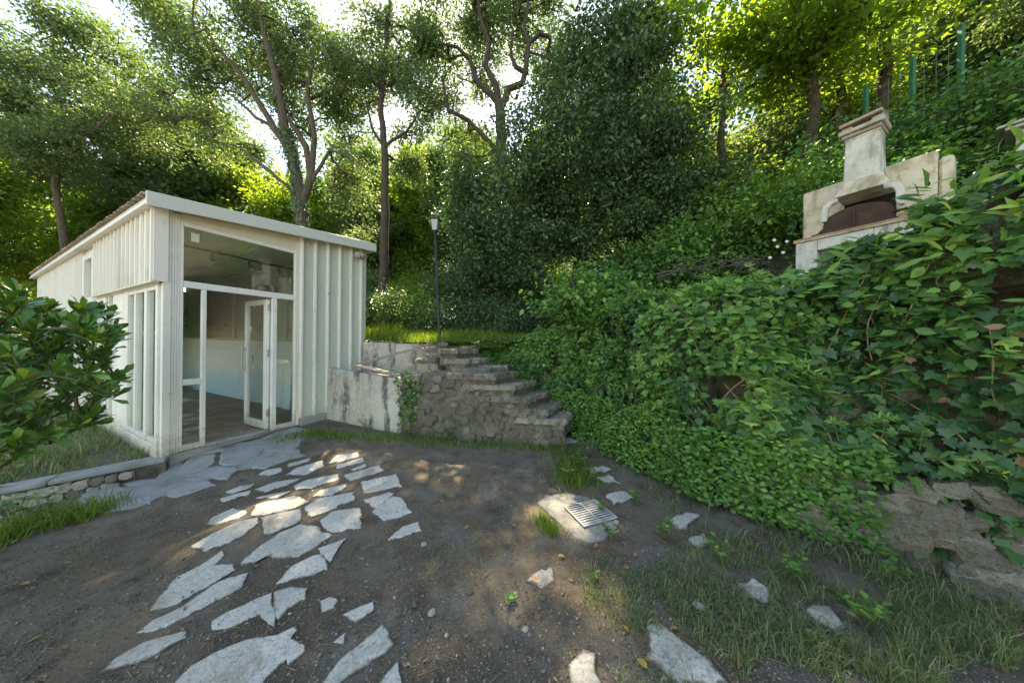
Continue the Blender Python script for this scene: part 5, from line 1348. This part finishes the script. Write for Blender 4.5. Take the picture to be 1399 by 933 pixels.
link('wall_face', np_mesh('wall_face', VW, quads=np.stack([idx[:-1, :-1], idx[:-1, 1:], idx[1:, 1:], idx[1:, :-1]], -1).reshape(-1, 4), smooth_shade=True), 'rockwall', rwall, True)
rq = random.Random(9)
for k in range(130):
    s = rq.uniform(cum[4], cum[9] - .2); z = rq.uniform(.02, .62)
    x, y, t_, nx, ny = [float(q[0]) for q in hedge_at(np.array([s]))]; nx *= SGN; ny *= SGN
    w = rq.uniform(.08, .22)
    off_ = -.13 + .10 * max(0, 1 - z / .5) - .14 * float(1 - smooth(cum[5], cum[6], s))
    link('stone', BLOCKS[rq.choice((0, 2, 4, 6))], None, rwall, True, Matrix.Translation((x + nx * off_, y + ny * off_, z)) @ Matrix.Rotation(math.atan2(-nx, ny), 4, 'Z') @ Matrix.Rotation(rq.uniform(-.3, .3), 4, 'Y') @ Matrix.Diagonal((w * .75, .09, w * .5, 1)))

ivy = empty('ivy_bank', (float(HEDGE[5][0]), float(HEDGE[5][1]), 0))
tag(ivy, 'thick bank of ivy and brambles spilling over the retaining wall', 'hedge')
rng = np.random.default_rng(81)
def zmin_at(s):      # the ivy stops short of the ground towards the right, with hanging tendrils
    k_ = smooth(cum[6] - .1, cum[7] + .5, s)
    return k_ * (.25 + .2 * vnoise(np.stack([s, s * 0], -1), 2.2, 6) + .22 * vnoise(np.stack([s, s * 0], -1), 7, 8)) - .05
def sample_hedge(n, t0, t1, smin=0, smax=None, layers=.16):
    s = rng.uniform(smin, smax if smax else cum[10], n); t = rng.uniform(t0, t1, n)
    d = rng.random(n) ** 1.5 * layers * 1.7
    P, N = hedge_pt(s, t, d)
    q3 = np.stack([s, P[:, 2], s * 0], -1)
    k_ = (P[:, 2] > zmin_at(s) + rng.normal(0, .06, n)) & (fbm(q3, 2.6, 2, 61) + rng.normal(0, .08, n) > -.36 - .16 * smooth(cum[5], cum[7], s))
    return P[k_], N[k_], s[k_], t[k_]
vis_leaves = []
clouds = []
def hedge_leaves(n, t0, t1, kind, size, smin=0, smax=None, layers=.16, droop=.6, dens=None, out=0.0):
    P, N, s, t = sample_hedge(n, t0, t1, smin, smax, layers)
    if dens is not None:
        k_ = dens(s, t, P); P, N, s, t = P[k_], N[k_], s[k_], t[k_]
    m = len(P)
    N = unit(N)
    P = P + N * (out * rng.random(m))[:, None]
    nr = N + rng.normal(size=(m, 3)) * .75 + np.array([0, 0, .35])
    tang = unit(np.cross(N, np.array([0, 0, 1.])))
    d = -droop * np.array([0, 0, 1.]) + tang * rng.normal(0, .8, m)[:, None] + N * .35 + rng.normal(size=(m, 3)) * .2
    B = frames(d, nr)
    S = size * rng.uniform(.6, 1.25, m)
    cl = .5 * (vnoise(np.stack([s, t * 2, s * 0], -1), 1.8, 33) + 1)
    r = .45 * cl + .55 * rng.random(m)
    return P, B, S, r
sets = [('ivy', 'ivy') + hedge_leaves(15000, 0.0, 1.0, 'ivy', .070, smax=cum[6]),
        ('ivy', 'ivy') + hedge_leaves(14000, 0.05, 1.15, 'ivy', .085, smin=cum[5] + .2),
        ('oval', 'bramble') + hedge_leaves(9000, .45, 1.6, 'oval', .085, smax=cum[7], layers=.1, droop=.25, out=.08, dens=lambda s, t, P: vnoise(np.stack([s, t * 2], -1), 1.3, 41) + .5 * (t > .8) > -.15),
        ('oval', 'bramble') + hedge_leaves(3600, .75, 1.6, 'oval', .085, smin=cum[5], layers=.08, droop=.2, out=.15, dens=lambda s, t, P: vnoise(np.stack([s, t * 2], -1), 1.5, 43) > -.3),
        ('lance', 'bramble') + hedge_leaves(5000, .25, 1.3, 'lance', .11, layers=.06, droop=.1, out=.12, dens=lambda s, t, P: vnoise(np.stack([s, t * 2], -1), 1.7, 47) > .10),
        ('lance', 'bramble') + hedge_leaves(900, .85, 1.35, 'lance', .15, smin=cum[6] + .2, layers=.02, droop=-.1, out=.28),
        ('oval', 'bramble') + hedge_leaves(12000, 0.0, .35, 'oval', .050, smax=cum[6] + .45, layers=.04, droop=.1, out=.14)]
# the 300 leaves that show largest become parts of their own
for si, (kd, mt, P, B, S, r) in enumerate(sets):      # the bank dips in front of the barbecue
    X, Y, D = project(P)
    k_ = ~((X > 1060) & (X < 1252) & (Y < 352 - .25 * (X - 1087)))
    sets[si] = (kd, mt, P[k_], B[k_], S[k_], r[k_])
score = []
for si, (kd, mt, P, B, S, r) in enumerate(sets):
    X, Y, D = project(P)
    sc = np.where((X > 720) & (X < 1400) & (Y > 100) & (Y < 930) & (D > .3), S * 1.0 / np.maximum(D, .3), 0)
    out_ = rng.random(len(P)) * .35 + .65
    for q in np.argsort(-sc * out_)[:200]: score.append((sc[q], si, q))
score.sort(reverse=True)
pick = score[:300]
lmesh = {}
for kd in ('ivy', 'oval', 'lance'):
    lmesh[kd] = leaf_mesh(kd); lmesh[kd].materials.append(M['o_ivy'] if kd == 'ivy' else M['o_bramble'])
chosen = {}
for _, si, q in pick: chosen.setdefault(si, []).append(q)
for si, (kd, mt, P, B, S, r) in enumerate(sets):
    keep = np.ones(len(P), bool)
    for q in chosen.get(si, []):
        keep[q] = False
        m3 = Matrix([[*(B[q][:, i] * S[q])] for i in range(3)])          # rows: world xyz, columns: local axes
        m4 = m3.to_4x4(); m4.translation = Vector(P[q])
        link('leaf', lmesh[kd], None, ivy, True, m4)
    fo_ = link('foliage', leaf_cloud('foliage', P[keep], B[keep], S[keep], kd, r[keep]), mt, ivy, True)
    tag(fo_, kind='stuff')
# wiry sprigs pushing out of the bank
Ps, Bs, Ss = [], [], []; smb = MB()
for k in range(230):
    s0 = rng.uniform(cum[1], cum[9]); t0 = rng.uniform(.3, 1.25)
    P, N = hedge_pt(np.array([s0]), np.array([t0]), .02); p = P[0]; nn = unit(N)[0]
    if p[2] < zmin_at(np.array([s0]))[0] + .2: continue
    gd = nn * rng.uniform(.3, .8) + np.array([0, 0, rng.uniform(.2, 1.1)]) + rng.normal(0, .35, 3); gd /= np.linalg.norm(gd)
    l = rng.uniform(.14, .42); pts = []
    X, Y, D = project(p)
    if 1040 < X < 1280 and Y < 430: continue
    for j in range(6):
        f = j / 5; c = p + gd * l * f + np.array([0, 0, -.35 * l * f * f]); pts.append(tuple(c))
        if j:
            nl = 6 if k % 2 else 3; a0 = rng.uniform(0, 6)
            e1 = unit(np.cross(gd, rng.normal(size=3))[None])[0]; e2 = np.cross(gd, e1)
            for w_ in range(nl):
                a_ = a0 + w_ * 6.283 / nl
                Ps.append(c); Bs.append((e1 * math.cos(a_) + e2 * math.sin(a_) + gd * .5, gd + rng.normal(0, .3, 3))); Ss.append(rng.uniform(.04, .085) * (1.25 - .5 * f))
    smb.tube(pts, [.004, .004, .003, .003, .002, .001], 4)
sp_ = link('sprig_leaves', leaf_cloud('sprig_leaves', np.array(Ps), frames(np.array([q[0] for q in Bs]), np.array([q[1] for q in Bs])), np.array(Ss), 'lance', rng.random(len(Ps)) * .5 + .5), 'bramble', ivy, True); tag(sp_, kind='stuff')
tag(smb.build('sprig_stems', 'stem', ivy, 0, True), kind='stuff')
# stems, dry vines, weeds with tall stalks
vm = MB(); dv = MB()
for k in range(90):
    s = rq.uniform(cum[0], cum[9]); t0 = rq.uniform(0.05, .8)
    pts = []; drift = rq.uniform(-.06, .06); bend = rq.uniform(-.012, .012); dp_ = .04 * rq.random() - .01
    for j in range(6):
        P, N = hedge_pt(np.array([s + drift * j + bend * j * j + rq.uniform(-.008, .008)]), np.array([t0 + .045 * j]), dp_ + .01 * rq.random())
        if P[0][2] < zmin_at(np.array([s]))[0] - .25: continue
        pts.append(tuple(P[0]))
    if len(pts) > 2: (dv if k % 3 == 0 else vm).tube(pts, [.005] * (len(pts) - 1) + [.002], 5)
tag(vm.build('vine_stems', 'stem', ivy, 0, True), kind='stuff'); tag(dv.build('dry_vines', 'dryvine', ivy, 0, True), kind='stuff')
wlm = leaf_mesh('oval'); wlm.name = 'withered_leaf'; wlm.materials.append(objleaf_mat('withered', [(0, (.16, .09, .045)), (.5, (.24, .14, .07)), (1, (.30, .20, .11))], trans=.15, tint=(1.2, 1, .6)))
# brown withered leaves caught in the ivy
for k, (x, y, dp, s) in enumerate([(1385, 632, 1.62, .12), (1300, 545, 1.85, .07), (1235, 488, 2.0, .06), (1375, 445, 1.6, .07), (1390, 460, 1.6, .06), (1372, 560, 1.62, .05), (1165, 520, 2.1, .05)]):
    o = link('withered_leaf', wlm, None, ivy, True, Matrix.Translation(tuple(at_depth(x, y, dp))) @ Matrix.Rotation(k * 1.7, 4, 'Z') @ Matrix.Rotation(1.1, 4, 'X') @ Matrix.Rotation(k, 4, 'Y') @ Matrix.Scale(s, 4))

# cut branches lying on the bank, left of the barbecue
brush = empty('brushwood_pile', tuple(at_depth(985, 375, 4.6)))
tag(brush, 'loose pile of cut grey branches on the bank left of the barbecue', 'branches')
for k in range(26):
    c = at_depth(985 + rq.uniform(-60, 70), 366 + rq.uniform(-10, 8), 4.6 + rq.uniform(-.3, .3))
    a = rq.uniform(-1.3, 1.3); l = rq.uniform(.12, .5)
    d = np.array([math.cos(a), math.sin(a) * .5, rq.uniform(-.3, .4)]) * l
    MB().tube([tuple(c - d), tuple(c + np.array([0, 0, .04])), tuple(c + d)], [.013, .010, .004], 6).build('branch', 'bark', brush, 0, True)

# ---------------------------------------------------------------- glossy bush on the left
bush = empty('glossy_bush', (-4.3, 2.2, -.4))
tag(bush, 'glossy evergreen bush with whorled leaves beside the long white side', 'bush')
rng = np.random.default_rng(91)
tw = []
while len(tw) < 380:
    d = rand_unit(1, rng)[0]; q = rng.random() ** .3
    p = np.array([-3.35, 2.0, 1.07]) + d * q * np.array([.95, .75, .80])
    X, Y, D = project(p)
    if p[2] < .42 or Y > 634 - .42 * max(X, 0) or X > 165 - max(0, (430 - Y)) * .9: continue
    tw.append(p)
tw = np.array(tw); ctr = np.array([-3.5, 2.1, .7])
A, B_, ra, rb = grow([{'pts': [(-4.3, 2.2, -.4), (-4.1, 2.15, .4), (-3.6, 2.05, .85)], 'r': [.04, .03, .02]}, {'pts': [(-4.25, 2.2, .0), (-4.3, 2.3, .7)], 'r': [.03, .02], 'join': True}], tw, rng, tip_r=.004)
link('stem', tubes_mesh('stem', A, B_, ra, rb, 5), 'stem', bush, True)
Pl, Dl, Nl = [], [], []
for p in tw:
    ax = unit((p - ctr)[None])[0] * .8 + np.array([0, 0, .45]) + rng.normal(0, .25, 3); ax /= np.linalg.norm(ax)
    e1 = unit(np.cross(ax, rng.normal(size=3))[None])[0]; e2 = np.cross(ax, e1)
    m = rng.integers(9, 15)
    for q in range(m):
        w = q * 2.4 + rng.normal(0, .2); op = .35 + .75 * (q / m) + rng.normal(0, .1)
        d = ax * math.cos(op) + (e1 * math.cos(w) + e2 * math.sin(w)) * math.sin(op) + rng.normal(0, .14, 3)
        Pl.append(p - ax * (.05 * q / m)); Dl.append(d); Nl.append(ax + d * .05 + np.array([0, 0, .3]) + rng.normal(0, .3, 3))
Pl = np.array(Pl); Dl = np.array(Dl); Nl = np.array(Nl); m = len(Pl)
Bl = frames(Dl, Nl); Sl = rng.uniform(.05, .13, m); rl = rng.random(m)
X, Y, D = project(Pl)
sc = np.where((X > -20) & (X < 220), (1.0 - np.linalg.norm((Pl - CAM) / 6, axis=1)), -9)
order = np.argsort(-sc)
keep = np.ones(m, bool); pm_ = leaf_mesh('spoon'); pm_.materials.append(M['o_pitto'])
for q in order[:300]:
    keep[q] = False
    m4 = Matrix([[*(Bl[q][:, i] * Sl[q])] for i in range(3)]).to_4x4(); m4.translation = Vector(Pl[q])
    link('leaf', pm_, None, bush, True, m4)
fo_ = link('foliage', leaf_cloud('foliage', Pl[keep], Bl[keep], Sl[keep], 'spoon', rl[keep]), 'pitto', bush, True); tag(fo_, kind='stuff')

# ---------------------------------------------------------------- grass and weeds
def blades(name, P, hgt, rng, mat, label, cat='grass', wid=.0035, lean=.45, lean_dir=None):
    n = len(P); a = rng.uniform(0, 6.283, n); h = hgt if isinstance(hgt, np.ndarray) else np.full(n, hgt)
    side = np.stack([np.cos(a), np.sin(a), 0 * a], -1) * (wid * rng.uniform(.7, 1.5, n))[:, None]
    ln = rng.normal(0, lean, (n, 2)); l3 = np.concatenate([ln, np.zeros((n, 1))], 1) * h[:, None]
    up = np.array([0, 0, 1.])
    p0, p1 = P - side, P + side
    mid = P + up * (h * .55)[:, None] + l3 * .3
    tip = P + up * (h * np.clip(1 - .35 * np.hypot(ln[:, 0], ln[:, 1]), .35, 1))[:, None] + l3
    V = np.stack([p0, p1, mid + side * .8, mid - side * .8, tip], 1).reshape(-1, 3)
    base = np.arange(n)[:, None] * 5
    tr = np.concatenate([base + np.array([[0, 1, 2]]), base + np.array([[0, 2, 3]]), base + np.array([[3, 2, 4]])])
    o = link(name, np_mesh(name, V, tris=tr, rnd=np.repeat(rng.random(n), 5)), mat)
    tag(o, label, cat, kind='stuff')
    return o
rng = np.random.default_rng(101)
def verge(px_, py_, p):
    edge = np.interp(py_, [600, 650, 700, 740, 780, 850, 933, 960], [800, 830, 850, 850, 850, 900, 980, 1010])
    tuft = vnoise(p[:, :2], 2.2, 13) * 110 + vnoise(p[:, :2], 6, 14) * 70
    x_, y_ = p[:, 0], p[:, 1]
    return (px_ > edge + tuft + rng.uniform(-25, 60, len(px_))) & ~inside(x_, y_, REGION) & (vnoise(p[:, :2], 3.1, 17) + .4 * vnoise(p[:, :2], 9, 18) > -.2)
Pg = yard_points(7000, rng, verge)
blades('short_verge_grass', Pg, rng.uniform(.015, .06, len(Pg)), rng, 'grass', 'short matted grass carpeting the verge by the ivy', wid=.0022, lean=.9)
Pg = yard_points(5200, rng, verge)
blades('verge_grass', Pg, rng.uniform(.05, .20, len(Pg)) * (.6 + .5 * smooth(1.0, 2.6, Pg[:, 0])), rng, 'grass', 'long fine grass of the verge below the ivy wall', wid=.0018, lean=.55)
def sparse(px_, py_, p):
    return (vnoise(p[:, :2], 1.9, 23) + .5 * vnoise(p[:, :2], 5, 24) > .62) & (px_ > 560) & (py_ > 690)
Pg = yard_points(900, rng, sparse)
blades('sparse_grass', Pg, rng.uniform(.02, .07, len(Pg)), rng, 'grass', 'thin short grass sprouting through bare soil', wid=.0015, lean=.7)
def bed_strip(n, pts, w, rngs):
    pts = np.array(pts); s = rngs.uniform(0, len(pts) - 1.001, n); i_ = s.astype(int); f = s - i_
    q = pts[i_] * (1 - f)[:, None] + pts[i_ + 1] * f[:, None] + rngs.normal(0, w, (n, 3)) * np.array([1, 1, 0])
    q[:, 2] = ground_z(q[:, 0], q[:, 1]); return q
foot = [on_ground(*q) for q in ((380, 603), (430, 592), (470, 597), (540, 600), (600, 605), (680, 610), (760, 612))]
Pg = bed_strip(2600, foot, .10, rng)
blades('wall_foot_grass', Pg, rng.uniform(.03, .14, len(Pg)), rng, 'lushgrass', 'tufts of grass along the foot of the plaster wall and stair', wid=.0028)
foot2 = [on_ground(*q) for q in ((765, 615), (785, 640), (800, 655), (775, 660))]
Pg = bed_strip(1500, foot2, .13, rng)
blades('stair_foot_grass', Pg, rng.uniform(.04, .15, len(Pg)), rng, 'lushgrass', 'bright weeds and grass at the bottom step beside the ivy', wid=.003)
dr_ = [on_ground(*q) for q in ((735, 705), (745, 722), (760, 730))]
Pg = bed_strip(420, dr_, .045, rng)
blades('drain_grass', Pg, rng.uniform(.04, .11, len(Pg)), rng, 'lushgrass', 'clump of grass against the cement collar of the drain', wid=.0022)
# terrace grass
n = 16000
x = rng.uniform(-4.2, 1.4, n); y = rng.uniform(5.75, 9.0, n); k = inside(x, y, REGION); x, y = x[k], y[k]
Pg = np.stack([x, y, hill_z(x, y)], -1)
blades('terrace_grass', Pg, rng.uniform(.10, .30, len(Pg)) * (.7 + .5 * vnoise(Pg[:, :2], 1.2, 8)), rng, 'lushgrass', 'tall sunlit grass on the terrace behind the plaster wall', wid=.0045, lean=.35)
e0 = sw(2.45, -.07) + np.array([.25, .25, 0]); ed = np.array([[e0[0], e0[1], 1.46], [-1.55, 6.05, 1.44], [-.9, 5.8, 1.42], [-.2, 5.9, 1.42]])
n = 3200; sg = rng.uniform(0, 2.999, n); i0 = sg.astype(int); f = (sg - i0)[:, None]
Pg = ed[i0] * (1 - f) + ed[i0 + 1] * f + np.stack([rng.normal(0, .05, n), rng.uniform(.0, .45, n), np.zeros(n)], -1)
blades('wall_top_grass', Pg, rng.uniform(.06, .22, n), rng, 'lushgrass', 'grass hanging over the top edge of the plaster wall', wid=.004, lean=.7)
# planting bed and left weeds
n = 5200
s = rng.random(n) ** .5; d = rng.random(n)
B0, B1, B2, B3 = [np.array(q) for q in bedp]
Pg = (B0 * (1 - s)[:, None] + B1 * s[:, None]) * (1 - d)[:, None] + (B3 * (1 - s)[:, None] + B2 * s[:, None]) * d[:, None]; Pg[:, 2] = -.06 - .03 * s
blades('bed_grass', Pg, rng.uniform(.05, .30, n) * (.5 + .8 * np.abs(vnoise(Pg[:, :2], 1.7, 3))), rng, 'grass', 'rough grass in the bed between low stone wall and outbuilding', wid=.004, lean=.6)
wf = [on_ground(*q) for q in ((-60, 760), (10, 735), (50, 715), (100, 708), (140, 700))]
Pg = bed_strip(1500, wf, .12, rng)
blades('weed_grass', Pg, rng.uniform(.05, .24, len(Pg)), rng, 'lushgrass', 'weedy grass tufts below the low stone wall', wid=.003, lean=.6)
tp = []
for k, (xr, xl, y) in enumerate(steps_px):
    off = .0 if k < 5 else .12 * (k - 4)
    pr = on_side(xr, y, off)
    for q in range(26):
        f = rng.uniform(.1, 1.0) ** .6; w = rng.uniform(.12, .26)
        c2 = pr[:2] + dst * w + back * f * .95; tp.append([c2[0], c2[1], pr[2] - .012])
Pg = np.array(tp)
blades('step_grass', Pg, rng.uniform(.03, .12, len(Pg)), rng, 'lushgrass', 'grass tufts sprouting from the stone treads', wid=.003, lean=.6)
# single leafy weeds
def weed(label, p, h, n, size, mat='bramble', seed=0, kind='oval', name='weed', group=None):
    rg = np.random.default_rng(seed)
    root = empty(name, tuple(p)); tag(root, label, 'weed', group)
    P_, D_, N_ = [], [], []; mb = MB()
    for st in range(max(1, n // 9)):
        a = rg.uniform(0, 6.28); tip = np.array([math.cos(a) * h * .45, math.sin(a) * h * .45, h * rg.uniform(.7, 1.1)])
        mid = tip * .5 + np.array([0, 0, h * .08])
        mb.tube([tuple(p), tuple(p + mid), tuple(p + tip)], [.004, .003, .0015], 5)
        for q in range(9):
            f = .25 + .75 * q / 8; c = p + tip * f + np.array([0, 0, h * .16 * math.sin(math.pi * f)]); b_ = q * 2.4 + a
            P_.append(c); D_.append([math.cos(b_), math.sin(b_), .3]); N_.append([rg.normal(0, .2), rg.normal(0, .2), 1])
    mb.build('stem', 'stem', root, 0, True)
    P_ = np.array(P_); B_ = frames(np.array(D_), np.array(N_))
    link('leaves', leaf_cloud('leaves', P_, B_, size * rg.uniform(.6, 1.2, len(P_)), kind, rg.random(len(P_))), mat, root, True)
    return root
for k, (x, y, h, n, s, lb) in enumerate([(697, 822, .05, 18, .035, 'small green seedling alone on the bare soil'), (810, 792, .06, 18, .03, 'green sprig between fallen leaf and grass verge'), (500, 590, .22, 45, .05, 'leafy weed at the foot of the stained plaster wall'), (556, 600, .25, 54, .05, 'nettle-like weed where plaster meets rubble stair'), (615, 602, .2, 45, .06, 'drooping weed at the foot of the stair side'),
                                   (790, 640, .2, 54, .05, 'bushy weed at the bottom step'), (776, 655, .16, 45, .045, 'low weed in front of the bottom step'), (762, 600, .3, 63, .06, 'leafy weed leaning over the lowest tread'), (742, 585, .16, 27, .05, 'sprig of weed growing on the second tread'), (800, 625, .3, 72, .06, 'tall nettle clump between bottom step and ivy'), (905, 735, .14, 36, .045, 'leafy weed in the verge beside pale slabs'), (985, 770, .16, 36, .045, 'clover-like weed amid the verge grass'), (1090, 800, .18, 45, .05, 'broad weed in the grass below the ivy'), (870, 690, .12, 36, .04, 'low weed at the ivy foot beyond the drain'), (1180, 860, .16, 36, .05, 'pale weed in the long grass'), (818, 700, .10, 18, .04, 'little weed rooted at the grate edge'), (835, 735, .1, 27, .04, 'yellow-green weed beside the drain corner'), (20, 720, .32, 63, .07, 'tall leafy weed below the low stone wall'), (60, 712, .25, 45, .05, 'thin weed before the rubble edging'), (-10, 700, .4, 63, .09, 'broad-leaved bright weed beside the glossy bush'), (1225, 800, .16, 27, .05, 'yellow-tipped weed below the bare rock'), (1330, 780, .16, 27, .06, 'ivy seedling at the foot of the bare rock')]):
    weed(lb, on_ground(x, y), h, n, s, seed=200 + k)
# ivy trailing down the stair side and over the plaster
rng = np.random.default_rng(111)
Pi, Ni = [], []
nst = np.array([dst[1], -dst[0]]); nst = nst if np.dot(nst, -sr0) > 0 else -nst
mb = MB()
for (x0, y0, x1, y1, w, n) in ((556, 505, 566, 580, .07, 150), (575, 515, 560, 560, .06, 70), (545, 510, 550, 590, .03, 50)):
    pth = []
    for q in range(n):
        f = rng.random(); p = on_side(x0 + (x1 - x0) * f, y0 + (y1 - y0) * f)
        p = p + np.array([dst[0], dst[1], 0]) * rng.normal(0, w); p[2] += rng.normal(0, .04); p[:2] += nst * rng.uniform(.03, .08)
        Pi.append(p); Ni.append([nst[0], nst[1], .3])
    mb.tube([tuple(on_side(x0 + (x1 - x0) * f, y0 + (y1 - y0) * f) + np.array([nst[0] * .04, nst[1] * .04, 0])) for f in np.linspace(0, 1, 6)], .006, 5)
Pi = np.array(Pi); Ni = np.array(Ni) + rng.normal(0, .4, (len(Pi), 3))
vine = empty('ivy_vine', tuple(on_side(560, 590))); tag(vine, 'strand of ivy trailing down where the plaster meets the stair', 'vine')
mb.build('stem', 'dryvine', vine, 0, True)
link('leaves', leaf_cloud('leaves', Pi, frames(rng.normal(0, .6, (len(Pi), 3)) + np.array([0, 0, -.7]), Ni), rng.uniform(.03, .06, len(Pi)), 'ivy', rng.random(len(Pi))), 'ivy', vine, True)

# daisies
LEAF['petal'] = (np.array([(.15, 0, 0), (.5, .11, .03), (1, 0, 0), (.5, -.11, .03)]), np.array([(0, 2, 1), (0, 3, 2)]))
def daisy(p, r, n_, label):
    root = empty('daisy', tuple(p)); tag(root, label, 'flower', 'white daisies on the ivy bank')
    n_ = np.array(n_, float); n_ /= np.linalg.norm(n_); e1 = unit(np.cross(n_, [0, 0, 1.01])[None])[0]; e2 = np.cross(n_, e1)
    a = np.arange(14) * 2 * math.pi / 14; D_ = e1 * np.cos(a)[:, None] + e2 * np.sin(a)[:, None]
    me = leaf_cloud('petals', np.repeat(np.array(p)[None], 14, 0), frames(D_, np.repeat(n_[None], 14, 0)), np.full(14, r), 'petal', np.zeros(14))
    link('petals', me, 'petal', root, True)
    MB().tube([tuple(p - n_ * .004), tuple(p + n_ * .005)], [r * .3, r * .2], 8).build('flower_centre', 'yolk', root, 0, True)
    MB().tube([tuple(p - n_ * .005), tuple(p - n_ * .05 - np.array([0, 0, .08]))], .0015, 4).build('stem', 'stem', root, 0, True)
def hedge_hit(x, y, toward=.06):
    """first hedge surface point seen at a photo pixel"""
    best = None
    s = np.linspace(0, cum[10], 160); t = np.linspace(0, 1.3, 60); Sg, Tg = np.meshgrid(s, t)
    P, N = hedge_pt(Sg.ravel(), Tg.ravel()); X, Y, D = project(P)
    k_ = np.argmin((X - x) ** 2 + (Y - y) ** 2 + np.where(D < .2, 1e9, 0) + D * 3)
    d = P[k_] - CAM; return P[k_] - d / np.linalg.norm(d) * toward
for x, y, r, lb in ((953, 658, .024, 'large white daisy with yellow centre low on the ivy bank'), (829, 480, .016, 'daisy in the upper ivy near the stair'), (803, 485, .016, 'daisy on the left part of the ivy bank'), (1025, 581, .014, 'tiny white flower midway up the ivy'), (745, 497, .02, 'white flower over the middle steps'), (818, 473, .014, 'small white flower beside another in the upper ivy'), (1024, 477, .012, 'tiny pale flower in the leafy upper bank')):
    daisy(hedge_hit(x, y), r, (-.2, -1, .3), lb)
for k, (x, y, dp) in enumerate(((1058, 328, 4.3), (1062, 337, 4.3), (1070, 345, 4.2), (1052, 352, 4.2), (1075, 330, 4.4))):
    daisy(at_depth(x, y, dp), .028, (-.4, -1, .4), 'white flower on a tall stalk left of the barbecue pier')
